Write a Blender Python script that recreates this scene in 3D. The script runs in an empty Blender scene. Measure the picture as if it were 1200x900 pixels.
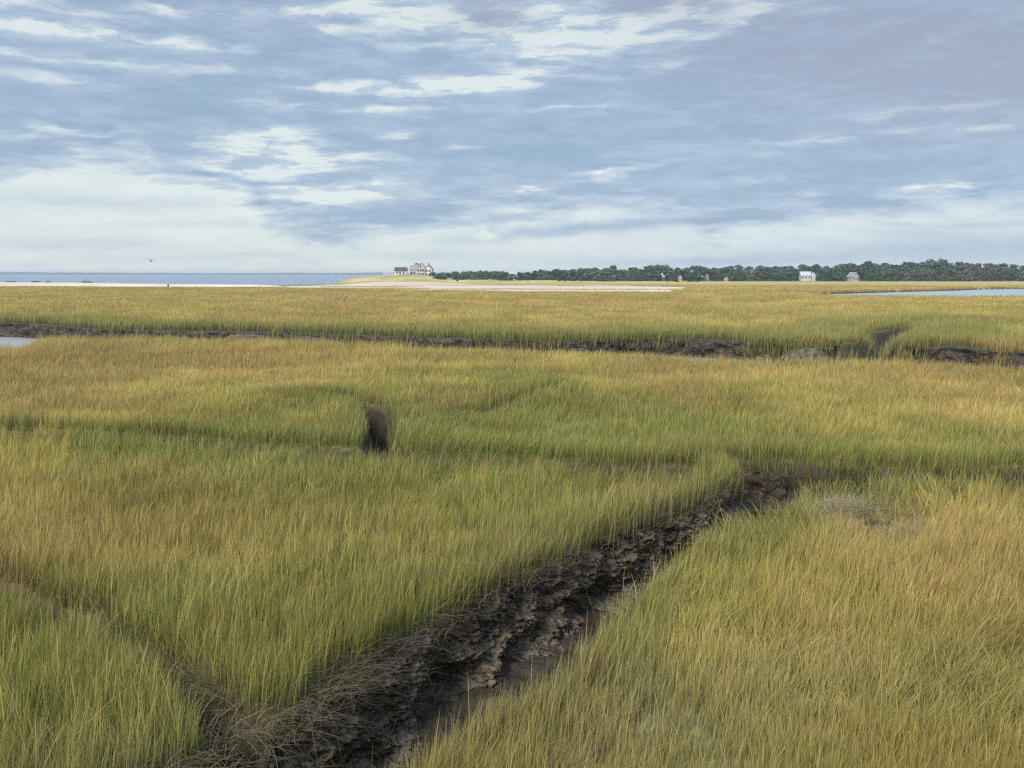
import bpy, math, random
import numpy as np
from mathutils import Vector, Matrix

S = bpy.context.scene
COL = S.collection
rng = np.random.default_rng(7)
random.seed(7)
R = math.radians

# ------------------------------------------------------------------ camera
F = 1000.0                       # focal length in pixels of a 1200 px wide picture
CZ = 4.3
HOR = 321.0
PITCH = math.atan((450 - HOR) / F)
cam = bpy.data.cameras.new('camera')
cam.sensor_width = 36.0
cam.lens = 36.0 * F / 1200.0
cam.clip_start = 0.1
cam.clip_end = 40000
camo = bpy.data.objects.new('camera', cam)
COL.objects.link(camo)
camo.location = (0, 0, CZ)
camo.rotation_euler = (math.pi / 2 - PITCH, 0, 0)
S.camera = camo

def ray(px, py):
    x, z, y = (px - 600) / F, (450 - py) / F, 1.0
    c, s = math.cos(PITCH), math.sin(PITCH)
    return x, y * c + z * s, -y * s + z * c

def gp(px, py, z=0.0):           # the ground point that a pixel of the photo shows
    x, y, zz = ray(px, py)
    t = (z - CZ) / zz
    return (x * t, y * t)

def at(px, py, D):               # point at depth D along a pixel's ray
    x, y, z = ray(px, py)
    t = D / y
    return (x * t, D, CZ + z * t)

# ------------------------------------------------------------------ noise
def _h(ix, iy, iz, seed):
    h = (ix.astype(np.int64) * 374761393 + iy.astype(np.int64) * 668265263 + iz.astype(np.int64) * 2147483647 + seed * 1274126177) & 0xffffffff
    h = ((h ^ (h >> 13)) * 1274126177) & 0xffffffff
    h = ((h ^ (h >> 16)) * 2246822519) & 0xffffffff
    h = h ^ (h >> 15)
    return (h & 0xffffff) / float(0xffffff)

def vn2(x, y, seed=0):
    ix, iy = np.floor(x), np.floor(y)
    fx, fy = x - ix, y - iy
    fx = fx * fx * (3 - 2 * fx); fy = fy * fy * (3 - 2 * fy)
    z = np.zeros_like(ix)
    a, b = _h(ix, iy, z, seed), _h(ix + 1, iy, z, seed)
    c, d = _h(ix, iy + 1, z, seed), _h(ix + 1, iy + 1, z, seed)
    return (a + (b - a) * fx) * (1 - fy) + (c + (d - c) * fx) * fy

def fbm(x, y, seed=0, oct=4, gain=.5):
    v = np.zeros_like(x); a = 1.0; t = 0
    for k in range(oct):
        v += a * vn2(x * 2 ** k + 17.3 * k, y * 2 ** k - 9.1 * k, seed + k); t += a; a *= gain
    return v / t                                   # 0..1

def vn3(x, y, z, seed=0):
    ix, iy, iz = np.floor(x), np.floor(y), np.floor(z)
    fx, fy, fz = x - ix, y - iy, z - iz
    fx = fx * fx * (3 - 2 * fx); fy = fy * fy * (3 - 2 * fy); fz = fz * fz * (3 - 2 * fz)
    def pl(k):
        a, b = _h(ix, iy, iz + k, seed), _h(ix + 1, iy, iz + k, seed)
        c, d = _h(ix, iy + 1, iz + k, seed), _h(ix + 1, iy + 1, iz + k, seed)
        return (a + (b - a) * fx) * (1 - fy) + (c + (d - c) * fx) * fy
    p, q = pl(0), pl(1)
    return p + (q - p) * fz

def fbm3(x, y, z, seed=0, oct=3, gain=.5):
    v = np.zeros_like(x); a = 1.0; t = 0
    for k in range(oct):
        v += a * vn3(x * 2 ** k + 5.3 * k, y * 2 ** k, z * 2 ** k, seed + k); t += a; a *= gain
    return v / t

def sstep(a, b, x):
    t = np.clip((x - a) / (b - a), 0, 1)
    return t * t * (3 - 2 * t)

def lin(r, g, b):
    f = lambda c: (c / 255 / 12.92) if c / 255 <= .04045 else ((c / 255 + .055) / 1.055) ** 2.4
    return np.array([f(r), f(g), f(b)])

# ------------------------------------------------------------------ signed distance to polygons (inside is positive)
def smooth_line(pts, n=4):
    p = np.array(pts, float)
    for _ in range(n):
        q = 0.75 * p[:-1] + 0.25 * p[1:]
        r = 0.25 * p[:-1] + 0.75 * p[1:]
        m = np.empty((2 * len(q), 2)); m[0::2] = q; m[1::2] = r
        p = np.vstack([p[:1], m, p[-1:]])
    return p

def sdf(poly, x, y):
    p = np.asarray(poly, float)
    lo, hi = p.min(0) - 12, p.max(0) + 12
    out = np.full(x.shape, -12.0)
    sel = (x > lo[0]) & (x < hi[0]) & (y > lo[1]) & (y < hi[1])
    if not sel.any():
        return out
    X, Y = x[sel], y[sel]
    d2 = np.full(X.shape, 1e9); ins = np.zeros(X.shape, bool)
    for i in range(len(p)):
        ax, ay = p[i]; bx, by = p[(i + 1) % len(p)]
        dx, dy = bx - ax, by - ay
        L = dx * dx + dy * dy
        if L < 1e-12: continue
        t = np.clip(((X - ax) * dx + (Y - ay) * dy) / L, 0, 1)
        d2 = np.minimum(d2, (X - ax - t * dx) ** 2 + (Y - ay - t * dy) ** 2)
        c = (ay > Y) != (by > Y)
        if dy != 0:
            ins ^= c & (X < (dx * (Y - ay) / dy + ax))
    out[sel] = np.where(ins, 1, -1) * np.sqrt(d2)
    return out

def ribbon(pts, w):              # polygon of a ditch from its centre line and half widths
    p = smooth_line(pts, 2)
    w = np.interp(np.linspace(0, 1, len(p)), np.linspace(0, 1, len(w)), w)
    t = np.gradient(p, axis=0); t /= np.linalg.norm(t, axis=1)[:, None]
    n = np.stack([-t[:, 1], t[:, 0]], 1)
    return np.vstack([p + n * w[:, None], (p - n * w[:, None])[::-1]])

G = lambda lst, z=0: [gp(a, b, z) for a, b in lst]

# main creek: left bank (mud face in view) and right bank (grass tops in view)
left_bank = smooth_line([(-3.9, 5.6), (-2.75, 7.0)] + G([(330, 850), (400, 795), (470, 752), (540, 712), (600, 682), (680, 645), (760, 612), (830, 588), (866, 566)]) + [(4.75, 18.3)], 2)
right_bank = smooth_line([(-2.2, 4.4)] + G([(500, 900), (555, 822), (620, 792), (690, 767), (765, 695), (800, 652), (860, 612), (905, 592), (930, 577)], .45), 2)
right_bank = right_bank + np.array([-.17, .1]) * sstep(14, 11, right_bank[:, 1])[:, None]
def offset_line(p, d):
    t = np.gradient(p, axis=0); t /= np.linalg.norm(t, axis=1)[:, None]
    return p + np.stack([-t[:, 1], t[:, 0]], 1) * d
P_main_g = np.vstack([offset_line(left_bank, .8), [(4.6, 19.6), (6.4, 18.8), (6.2, 17.2)], right_bank[::-1]])
P_main = np.vstack([left_bank, [(4.9, 19.3), (6.4, 18.8), (6.2, 17.2)], right_bank[::-1]])
# ditch across, right and left of the bend
near_cross = G([(840, 549), (750, 549), (600, 534), (460, 529), (350, 523), (250, 514), (150, 506), (0, 500), (-120, 497)], .45)
far_cross = [(x, y + w) for (x, y), w in zip(near_cross, [2.3, 2.2, 2.1, 2.0, 2.1, 2.0, 1.9, 1.7, 1.6])]
P_crossL = np.array(near_cross + far_cross[::-1])
near_r = G([(925, 560), (985, 554), (1080, 556), (1200, 558), (1330, 565), (1450, 575)], .45)
far_r = [(4.4, 19.7), (6.9, 19.1), (9.0, 18.95), (12.0, 18.7), (15, 18.1), (18.5, 17.4)]
P_crossR = np.array(near_r + far_r[::-1])
P_trib = ribbon([(-2.75, 19.6)] + G([(446, 522), (450, 502), (442, 487), (424, 475), (392, 468), (340, 464)]), [.6, .55, .5, .45, .42, .3])
P_trib2 = ribbon(G([(472, 500), (540, 489), (600, 477), (640, 462), (650, 455)]), [.3, .5, .5, .5, .2])
P_small = ribbon(G([(-90, 672), (0, 700), (30, 712), (110, 747), (180, 792), (240, 846), (290, 893)]) , [.28, .36, .27, .25, .24, .25, .34])
near_C = G([(-420, 402), (-200, 407), (-20, 408), (25, 406), (48, 399), (90, 395), (150, 395), (250, 397), (400, 402), (500, 405), (600, 406), (700, 410), (800, 415), (900, 417), (1000, 420), (1100, 421), (1200, 427), (1400, 437), (1650, 450)], .5)
far_C = G([(1650, 436), (1400, 424), (1200, 413), (1150, 410), (1100, 405), (1020, 407), (950, 405), (850, 398), (750, 396), (700, 399), (600, 398), (500, 396), (400, 391), (250, 388), (110, 386), (55, 380.5), (0, 378), (-200, 377), (-420, 375)])
far_C = smooth_line(far_C, 2)
P_C = np.vstack([near_C, far_C])
P_C_g = np.vstack([near_C, far_C + np.array([0, 1.6])])
P_tribC = ribbon(G([(1008, 411), (1032, 400), (1050, 391), (1064, 385), (1090, 381), (1130, 379)]), [1.7, 1.4, 1.1, .7, .35, .2])
P_far = ribbon(G([(700, 343.5), (760, 343.5), (820, 342), (880, 342.5), (940, 343), (1000, 343)]), [1, 2.0, 3.5, 4.0, 5.0, 7.0])
P_river = np.array(G([(945, 344.4), (985, 342.2), (1040, 340.6), (1090, 339.2), (1140, 337.6), (1200, 337.0), (1500, 336)]) + G([(1500, 346.5), (1200, 346.0), (1060, 345.6), (985, 345.2)], .42))
# sand and sea
P_sand = np.array(G([(300, 337.0), (350, 335.5), (400, 334), (430, 331), (480, 330), (500, 331), (590, 334.5), (640, 333.4), (720, 334.6), (810, 337.2), (800, 339.8), (785, 342.9), (700, 343.2), (610, 342.8), (520, 341), (430, 340), (360, 338.6)]))
P_beach = np.array(G([(-300, 332.6), (0, 333), (90, 333.6), (200, 335.5), (310, 336.6), (330, 337.4), (200, 337.2), (90, 336.3), (0, 336.2), (-300, 336)]))
P_sea = np.array(G([(-900, 332.5), (-300, 332.8), (0, 333.3), (90, 333.9), (200, 335.7), (310, 336.7), (345, 335.2), (395, 333.0), (405, 330), (395, 327.6)], -.3) + [(-135, 760), (-150, 2500), (600, 9000), (-16000, 9000), (-16000, 400)])

def creek(x, y, carve=False):
    """height of the ground and how far inside the nearest creek edge (positive inside)"""
    w = (fbm(x * 1.3, y * 1.3, 3, 3) - .5) * .28 + (fbm(x * .45, y * .45, 31, 2) - .5) * .25
    z = (fbm(x * .22, y * .22, 11, 3) - .5) * .16 + (fbm(x * 1.7, y * 1.7, 12, 3) - .5) * .07
    s_all = np.full(x.shape, -12.0)
    for P, dep, wall, ws in ((P_main, 1.08, .42, .6), (P_crossL, .8, .35, .7), (P_crossR, .8, .5, 1), (P_trib, 1.15, .5, .4), (P_trib2, .3, .5, 1.5),
                             (P_small, .75, .12, .4)):
        s = sdf(P, x, y) + w * ws
        sg = sdf(P_main_g, x, y) + .1 * w if (carve and P is P_main) else s
        if P is P_main: z -= .07 * sstep(.55, 1.1, s)
        z -= dep * sstep(0, wall, sg)
        s_all = np.maximum(s_all, s)
    w2 = (fbm(x * .3, y * .3, 5, 4) - .5) * 1.6
    for P, dep, wall in ((P_C, 1.5, 1.1), (P_tribC, 1.3, 1.4)):
        s = sdf(P, x, y) + w2
        sg = sdf(P_C_g, x, y) + w2 if (carve and P is P_C) else s
        z = np.minimum(z, z * .3 - dep * sstep(0, wall, sg))
        s_all = np.maximum(s_all, s)
    w3 = (fbm(x * .03, y * .03, 6, 4) - .5) * 6
    for P, dep, wall in ((P_river, 1.6, 3), (P_far, 1.2, 2.5)):
        s = sdf(P, x, y) + w3
        z -= dep * sstep(0, wall, s)
        s_all = np.maximum(s_all, s)
    return z, s_all

PIT = [gp(985, 606, .1), gp(1036, 602, .1), gp(1010, 612, .1)]   # flattened hollows in the grey patch
PATCH = gp(1012, 600, .1)

def ground_z(x, y, carve=False):
    z, s = creek(x, y, carve)
    if carve:                                     # lumps of slumped mud on the creek beds
        bed = sstep(.02, .3, s) * np.where(y < 90, 1, 0)
        z = z + bed * ((fbm(x * 2.6, y * 2.6, 14, 3) - .5) * .22 + (fbm(x * 9, y * 9, 15, 2) - .5) * .06)
    sb = np.maximum(sdf(P_sand, x, y), sdf(P_beach, x, y))
    ss = np.where(y > 120, sdf(P_sea, x, y), -12)
    z = z - 2.2 * sstep(-2, 10, ss) - .25 * sstep(600, 900, y)
    for (px, py), r in zip(PIT, (.34, .46, .24)):
        z -= .55 * np.exp(-(((x - px) / r) ** 2 + ((y - py) / (r * 1.2)) ** 2))
    return z, s, sb, ss

# ------------------------------------------------------------------ colour of the vegetation by place
C_GREEN = lin(106, 124, 54)
C_YG = lin(174, 163, 84)
C_STRAW = lin(192, 170, 104)
C_TAN = lin(160, 131, 80)
C_OLIVE = lin(140, 126, 56)
C_GREY = lin(168, 158, 128)
C_SAGE = lin(124, 130, 90)

def blob(x, y, px, py, rx, ry, z=.3):
    """soft weight of a patch of the meadow that the photo shows round this pixel"""
    cx, cy = gp(px, py, z)
    x1, _ = gp(px + rx, py, z)
    _, y1 = gp(px, py - ry, z); _, y0 = gp(px, py + ry, z)
    sx = abs(x1 - cx)
    sy = np.where(y > cy, abs(y1 - cy), abs(y0 - cy))
    return np.exp(-(((x - cx) / sx) ** 2 + ((y - cy) / sy) ** 2))

def mixc(c, w, col):
    return c + (col - c) * np.clip(w, 0, 1)[:, None]

def veg_colour(x, y, s):
    D = np.hypot(x, y)
    big = fbm(x * .045, y * .02, 41, 4)                       # broad drifts lying across the view
    med = fbm(x * .25, y * .12, 42, 4)
    sml = fbm(x * 1.1, y * .9, 43, 3)
    dry = .50 + (big - .5) * 2.3 + (med - .5) * 1.7 + (sml - .5) * 1.0
    dry += .28 * sstep(24, 48, D) + .05 * sstep(60, 140, D)
    # drifts as the photograph shows them
    for px, py, rx, ry, a in ((110, 610, 230, 60, .95), (60, 665, 180, 35, .6), (400, 560, 420, 40, -.25), (110, 800, 170, 110, -.3), (310, 730, 150, 70, -.75),
                              (720, 600, 150, 50, -.6), (560, 670, 120, 40, -.55), (1060, 660, 230, 70, .75), (820, 700, 120, 60, .25), (1050, 515, 300, 25, -.22), (620, 520, 300, 25, -.22),
                              (250, 430, 260, 18, .55), (900, 440, 330, 20, .5), (1130, 860, 170, 60, .1), (450, 470, 300, 22, -.15), (80, 480, 160, 18, -.25), (1100, 480, 200, 14, .3), (520, 545, 90, 14, .5), (230, 545, 140, 12, .3), (700, 450, 160, 12, .35)):
        dry += a * blob(x, y, px, py, rx, ry)
    near_edge = np.where(D < 34, sstep(-1.5, -.1, s), 0) * .45
    levee = np.where((y > 50) & (y < 110), sstep(-10, -1.0, s), 0)
    dry -= .35 * np.where((D > 17) & (D < 34), sstep(-1.0, -.1, s), 0)
    dry += .22 * sstep(100, 150, D)
    dry -= near_edge + levee * 1.5
    dry = np.clip(dry, -.3, 1.3)
    c = np.repeat(C_GREEN[None], len(x), 0)
    c = mixc(c, sstep(-.25, .35, dry), C_YG)
    c = mixc(c, sstep(.35, .85, dry), C_STRAW)
    c = mixc(c, sstep(.85, 1.2, dry) * .85, C_TAN)
    mott = fbm(x * .42 + 40, y * .34, 45, 4)
    c = c * (.74 + .52 * sstep(.3, .7, mott))[:, None]
    c = mixc(c, .55 * sstep(.56, .68, fbm(x * .33, y * .14 + 9, 46, 4)), C_TAN * .9)
    c = mixc(c, levee * .8, lin(112, 122, 66))
    c = mixc(c, .55 * blob(x, y, 110, 612, 220, 55) + .3 * blob(x, y, 1080, 660, 220, 70) + .25 * blob(x, y, 420, 640, 150, 30), lin(156, 122, 74))
    grey = .85 * blob(x, y, 760, 860, 190, 90) + .55 * blob(x, y, 930, 790, 240, 60) + .5 * blob(x, y, 130, 890, 150, 30) + .6 * blob(x, y, 1010, 600, 70, 25)
    c = mixc(c, grey * (.55 + .6 * (med - .35)), C_GREY)
    sage = .8 * blob(x, y, 790, 590, 80, 30) + .8 * blob(x, y, 640, 655, 110, 40) + .5 * blob(x, y, 480, 480, 70, 25)
    c = mixc(c, sage, C_SAGE)
    c = mixc(c, .75 * blob(x, y, 1120, 860, 190, 60) + .3 * blob(x, y, 1000, 900, 300, 40), C_OLIVE)
    return c, dry

# ------------------------------------------------------------------ materials
def mat(name, rough=.8, spec=.3):
    m = bpy.data.materials.new(name); m.use_nodes = True
    nt = m.node_tree; b = nt.nodes['Principled BSDF']
    b.inputs['Roughness'].default_value = rough
    b.inputs['Specular IOR Level'].default_value = spec
    return m, nt, b

def N(nt, t, **kw):
    n = nt.nodes.new(t)
    for k, v in kw.items(): setattr(n, k, v)
    return n

def noise_mat(name, c1, c2, scale, rough=.85, bump=0., bscale=None, stretch=(1, 1, 1), spec=.3, detail=6, obj=False):
    m, nt, b = mat(name, rough, spec)
    tc = N(nt, 'ShaderNodeTexCoord'); mp = N(nt, 'ShaderNodeMapping'); mp.inputs['Scale'].default_value = stretch
    nz = N(nt, 'ShaderNodeTexNoise'); nz.inputs['Scale'].default_value = scale; nz.inputs['Detail'].default_value = detail
    rp = N(nt, 'ShaderNodeValToRGB'); rp.color_ramp.elements[0].position = .32; rp.color_ramp.elements[1].position = .68
    rp.color_ramp.elements[0].color = (*c1, 1); rp.color_ramp.elements[1].color = (*c2, 1)
    L = nt.links.new
    L(tc.outputs['Object'], mp.inputs['Vector']); L(mp.outputs[0], nz.inputs['Vector'])
    L(nz.outputs['Fac'], rp.inputs['Fac']); L(rp.outputs[0], b.inputs['Base Color'])
    if bump:
        nb = N(nt, 'ShaderNodeTexNoise'); nb.inputs['Scale'].default_value = bscale or scale * 4; nb.inputs['Detail'].default_value = 8
        bp = N(nt, 'ShaderNodeBump'); bp.inputs['Strength'].default_value = bump; bp.inputs['Distance'].default_value = .05
        L(mp.outputs[0], nb.inputs['Vector']); L(nb.outputs['Fac'], bp.inputs['Height']); L(bp.outputs[0], b.inputs['Normal'])
    return m

def leaf_mat(name, trans=.3, rough=.6, spec=.25):
    m, nt, b = mat(name, rough, spec)
    L = nt.links.new
    a = N(nt, 'ShaderNodeAttribute', attribute_name='col')
    L(a.outputs['Color'], b.inputs['Base Color'])
    t = N(nt, 'ShaderNodeBsdfTranslucent'); L(a.outputs['Color'], t.inputs['Color'])
    mx = N(nt, 'ShaderNodeMixShader'); mx.inputs[0].default_value = trans
    L(b.outputs[0], mx.inputs[1]); L(t.outputs[0], mx.inputs[2])
    L(mx.outputs[0], nt.nodes['Material Output'].inputs['Surface'])
    return m

M_blade = leaf_mat('grass_blade', .45)
M_tree = leaf_mat('tree_leaves', .2, .7)

# ground: thatch colour from the vegetation, mud and sand by place
m, nt, b = mat('ground', .9, .2); M_ground = m
L = nt.links.new
a = N(nt, 'ShaderNodeAttribute', attribute_name='col')
wet = N(nt, 'ShaderNodeAttribute', attribute_name='wet')
tc = N(nt, 'ShaderNodeTexCoord')
nz = N(nt, 'ShaderNodeTexNoise'); nz.inputs['Scale'].default_value = 5; nz.inputs['Detail'].default_value = 8
L(tc.outputs['Object'], nz.inputs['Vector'])
rp = N(nt, 'ShaderNodeMapRange'); rp.inputs['From Min'].default_value = .3; rp.inputs['From Max'].default_value = .7; rp.inputs['To Min'].default_value = .6; rp.inputs['To Max'].default_value = 1.35
L(nz.outputs['Fac'], rp.inputs['Value'])
mu = N(nt, 'ShaderNodeVectorMath', operation='SCALE'); L(a.outputs['Color'], mu.inputs[0]); L(rp.outputs[0], mu.inputs['Scale'])
mudf = N(nt, 'ShaderNodeAttribute', attribute_name='mud')
vm = N(nt, 'ShaderNodeTexVoronoi'); vm.inputs['Scale'].default_value = 13; L(tc.outputs['Object'], vm.inputs['Vector'])
n9 = N(nt, 'ShaderNodeTexNoise'); n9.inputs['Scale'].default_value = 16; n9.inputs['Detail'].default_value = 9; n9.inputs['Roughness'].default_value = .65; L(tc.outputs['Object'], n9.inputs['Vector'])
mm = N(nt, 'ShaderNodeMapRange'); mm.inputs['From Min'].default_value = .32; mm.inputs['From Max'].default_value = .68; mm.inputs['To Min'].default_value = .6; mm.inputs['To Max'].default_value = 1.4; L(n9.outputs['Fac'], mm.inputs['Value'])
mv = N(nt, 'ShaderNodeVectorMath', operation='SCALE'); L(mu.outputs[0], mv.inputs[0]); L(mm.outputs[0], mv.inputs['Scale'])
mcx = N(nt, 'ShaderNodeMix', data_type='RGBA'); L(mudf.outputs['Fac'], mcx.inputs[0]); L(mu.outputs[0], mcx.inputs[6]); L(mv.outputs[0], mcx.inputs[7])
L(mcx.outputs[2], b.inputs['Base Color'])
nw = N(nt, 'ShaderNodeTexNoise'); nw.inputs['Scale'].default_value = 1.6; nw.inputs['Detail'].default_value = 5
L(tc.outputs['Object'], nw.inputs['Vector'])
rr = N(nt, 'ShaderNodeMapRange'); rr.inputs['From Min'].default_value = .4; rr.inputs['From Max'].default_value = .62; rr.inputs['To Min'].default_value = .16; rr.inputs['To Max'].default_value = .6
L(nw.outputs['Fac'], rr.inputs['Value'])
mr = N(nt, 'ShaderNodeMix'); L(wet.outputs['Fac'], mr.inputs[0]); mr.inputs[2].default_value = .95; L(rr.outputs[0], mr.inputs[3])
L(mr.outputs[0], b.inputs['Roughness'])
nb = N(nt, 'ShaderNodeTexNoise'); nb.inputs['Scale'].default_value = 22; nb.inputs['Detail'].default_value = 8
L(tc.outputs['Object'], nb.inputs['Vector'])
mh = N(nt, 'ShaderNodeMath', operation='MULTIPLY'); L(vm.outputs['Distance'], mh.inputs[0]); mh.inputs[1].default_value = .12
mh2 = N(nt, 'ShaderNodeMath', operation='MULTIPLY_ADD'); L(n9.outputs['Fac'], mh2.inputs[0]); mh2.inputs[1].default_value = 1.2; L(nb.outputs['Fac'], mh2.inputs[2])
mh3 = N(nt, 'ShaderNodeMath', operation='SUBTRACT'); L(mh2.outputs[0], mh3.inputs[0]); L(mh.outputs[0], mh3.inputs[1])
bp = N(nt, 'ShaderNodeBump'); bp.inputs['Strength'].default_value = .8; bp.inputs['Distance'].default_value = .04
L(mh3.outputs[0], bp.inputs['Height']); L(bp.outputs[0], b.inputs['Normal'])

# crumbly peat of the creek banks
def peat(pname, k):
  m, nt, b = mat(pname, .5, .45)
  L = nt.links.new
  tc = N(nt, 'ShaderNodeTexCoord')
  n1 = N(nt, 'ShaderNodeTexNoise'); n1.inputs['Scale'].default_value = 2.2; n1.inputs['Detail'].default_value = 8
  n2 = N(nt, 'ShaderNodeTexNoise'); n2.inputs['Scale'].default_value = 14; n2.inputs['Detail'].default_value = 8
  v1 = N(nt, 'ShaderNodeTexVoronoi'); v1.inputs['Scale'].default_value = 16
  for n in (n1, n2, v1): L(tc.outputs['Object'], n.inputs['Vector'])
  r1 = N(nt, 'ShaderNodeValToRGB'); e = r1.color_ramp.elements
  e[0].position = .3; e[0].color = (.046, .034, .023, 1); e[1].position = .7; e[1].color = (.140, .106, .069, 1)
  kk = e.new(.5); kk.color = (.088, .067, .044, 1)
  L(n1.outputs['Fac'], r1.inputs['Fac'])
  r2 = N(nt, 'ShaderNodeMapRange'); r2.inputs['From Min'].default_value = .3; r2.inputs['From Max'].default_value = .7; r2.inputs['To Min'].default_value = .55 * k; r2.inputs['To Max'].default_value = 1.6 * k
  L(n2.outputs['Fac'], r2.inputs['Value'])
  mu = N(nt, 'ShaderNodeVectorMath', operation='SCALE'); L(r1.outputs[0], mu.inputs[0]); L(r2.outputs[0], mu.inputs['Scale']); L(mu.outputs[0], b.inputs['Base Color'])
  ad = N(nt, 'ShaderNodeMath', operation='MULTIPLY_ADD'); L(v1.outputs['Distance'], ad.inputs[0]); ad.inputs[1].default_value = -.8; L(n2.outputs['Fac'], ad.inputs[2])
  bp = N(nt, 'ShaderNodeBump'); bp.inputs['Strength'].default_value = .9; bp.inputs['Distance'].default_value = .04
  L(ad.outputs[0], bp.inputs['Height']); L(bp.outputs[0], b.inputs['Normal'])
  return m
M_peat = peat('peat', 1.0)
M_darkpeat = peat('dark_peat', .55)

M_turf = noise_mat('weathered_turf', (.04, .035, .02), (.17, .145, .09), 4, .9, 1.0, 10)
M_sand = noise_mat('sand', tuple(lin(176, 156, 134)), tuple(lin(224, 206, 184)), .06, .9, .2, 2, (.25, 1.6, 1))
M_dune = noise_mat('dune_grass', tuple(lin(150, 138, 78)), tuple(lin(202, 180, 118)), .05, .95, .5, 1.5, (1, .35, 1))
M_hill = noise_mat('woodland_floor', (.02, .03, .012), (.05, .06, .025), .1, .95)
M_shore = noise_mat('distant_shore', (.02, .035, .03), (.04, .05, .04), .02, .95)
M_bark = noise_mat('bark', (.05, .042, .035), (.12, .10, .085), 2, .9, .4, 9, (1, 1, .3))
M_white = noise_mat('white_clapboard', (.38, .39, .38), (.48, .49, .48), .6, .6, .15, 6, (.2, .2, 8))
M_cream = noise_mat('cream_shingle', (.58, .56, .48), (.70, .68, .60), .8, .75, .2, 6)
M_greyw = noise_mat('grey_shingle', (.28, .29, .29), (.42, .43, .43), .8, .8, .3, 6)
M_roofd = noise_mat('dark_roof', (.05, .045, .042), (.09, .08, .075), 1, .8, .3, 6)
M_roofg = noise_mat('grey_roof', (.20, .21, .22), (.32, .33, .34), 1, .8, .3, 6)
M_roofw = noise_mat('pale_roof', (.38, .40, .41), (.48, .50, .51), 1, .7, .2, 6)
M_brick = noise_mat('chimney_brick', (.22, .12, .09), (.32, .19, .14), 2, .85, .3, 9)
M_post = noise_mat('weathered_wood', (.07, .06, .05), (.16, .14, .12), 3, .9, .4, 12, (1, 1, .2))
M_gull = noise_mat('gull_feathers', (.28, .29, .31), (.40, .41, .43), 6, .8)
M_rock = noise_mat('weed_covered_rock', (.03, .03, .025), (.10, .09, .075), .7, .9, .6, 4)
m, nt, b = mat('window_glass', .15, .5); b.inputs['Base Color'].default_value = (.05, .06, .07, 1); M_glass = m

def water_mat(name, colr, rough, bscale, bstr, stretch):
    m, nt, b = mat(name, rough, .5)
    L = nt.links.new
    b.inputs['Base Color'].default_value = (*colr, 1)
    b.inputs['IOR'].default_value = 1.333
    tc = N(nt, 'ShaderNodeTexCoord'); mp = N(nt, 'ShaderNodeMapping'); mp.inputs['Scale'].default_value = stretch
    nz = N(nt, 'ShaderNodeTexNoise'); nz.inputs['Scale'].default_value = bscale; nz.inputs['Detail'].default_value = 5
    bp = N(nt, 'ShaderNodeBump'); bp.inputs['Strength'].default_value = bstr; bp.inputs['Distance'].default_value = .3
    L(tc.outputs['Object'], mp.inputs['Vector']); L(mp.outputs[0], nz.inputs['Vector']); L(nz.outputs['Fac'], bp.inputs['Height']); L(bp.outputs[0], b.inputs['Normal'])
    return m
M_sea = water_mat('sea_water', (.18, .235, .31), .3, .25, .6, (1, .5, 1))
M_river = water_mat('river_water', (.36, .375, .38), .3, .5, .12, (1, .6, 1))
M_creekw = water_mat('creek_water', (.05, .045, .035), .06, 2.5, .12, (1, 1, 1))

# ------------------------------------------------------------------ mesh helpers
def mesh_np(name, V, quads=None, tris=None, colr=None, material=None, smooth=False, extra=None):
    me = bpy.data.meshes.new(name)
    nq = 0 if quads is None else len(quads); ntri = 0 if tris is None else len(tris)
    me.vertices.add(len(V)); me.vertices.foreach_set('co', np.ascontiguousarray(V, np.float32).ravel())
    nl = nq * 4 + ntri * 3
    me.loops.add(nl); me.polygons.add(nq + ntri)
    li = np.concatenate([np.asarray(quads, np.int32).ravel() if nq else np.zeros(0, np.int32), np.asarray(tris, np.int32).ravel() if ntri else np.zeros(0, np.int32)])
    me.loops.foreach_set('vertex_index', li)
    st = np.concatenate([np.arange(nq) * 4, nq * 4 + np.arange(ntri) * 3]).astype(np.int32)
    me.polygons.foreach_set('loop_start', st)
    me.polygons.foreach_set('use_smooth', np.full(nq + ntri, smooth))
    if colr is not None:
        at_ = me.attributes.new('col', 'FLOAT_COLOR', 'POINT')
        c4 = np.ones((len(V), 4), np.float32); c4[:, :3] = colr
        at_.data.foreach_set('color', c4.ravel())
    for k, v in (extra or {}).items():
        at_ = me.attributes.new(k, 'FLOAT', 'POINT'); at_.data.foreach_set('value', np.ascontiguousarray(v, np.float32))
    me.update(calc_edges=True); me.validate()
    if material is not None: me.materials.append(material)
    return me

def link(name, me, parent=None, **props):
    o = bpy.data.objects.new(name, me); COL.objects.link(o)
    if parent is not None: o.parent = parent
    for k, v in props.items(): o[k] = v
    return o

def grid_quads(nr, nc):
    i = np.arange(nr - 1)[:, None] * nc + np.arange(nc - 1)[None]
    return np.stack([i, i + 1, i + nc + 1, i + nc], -1).reshape(-1, 4)

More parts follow.
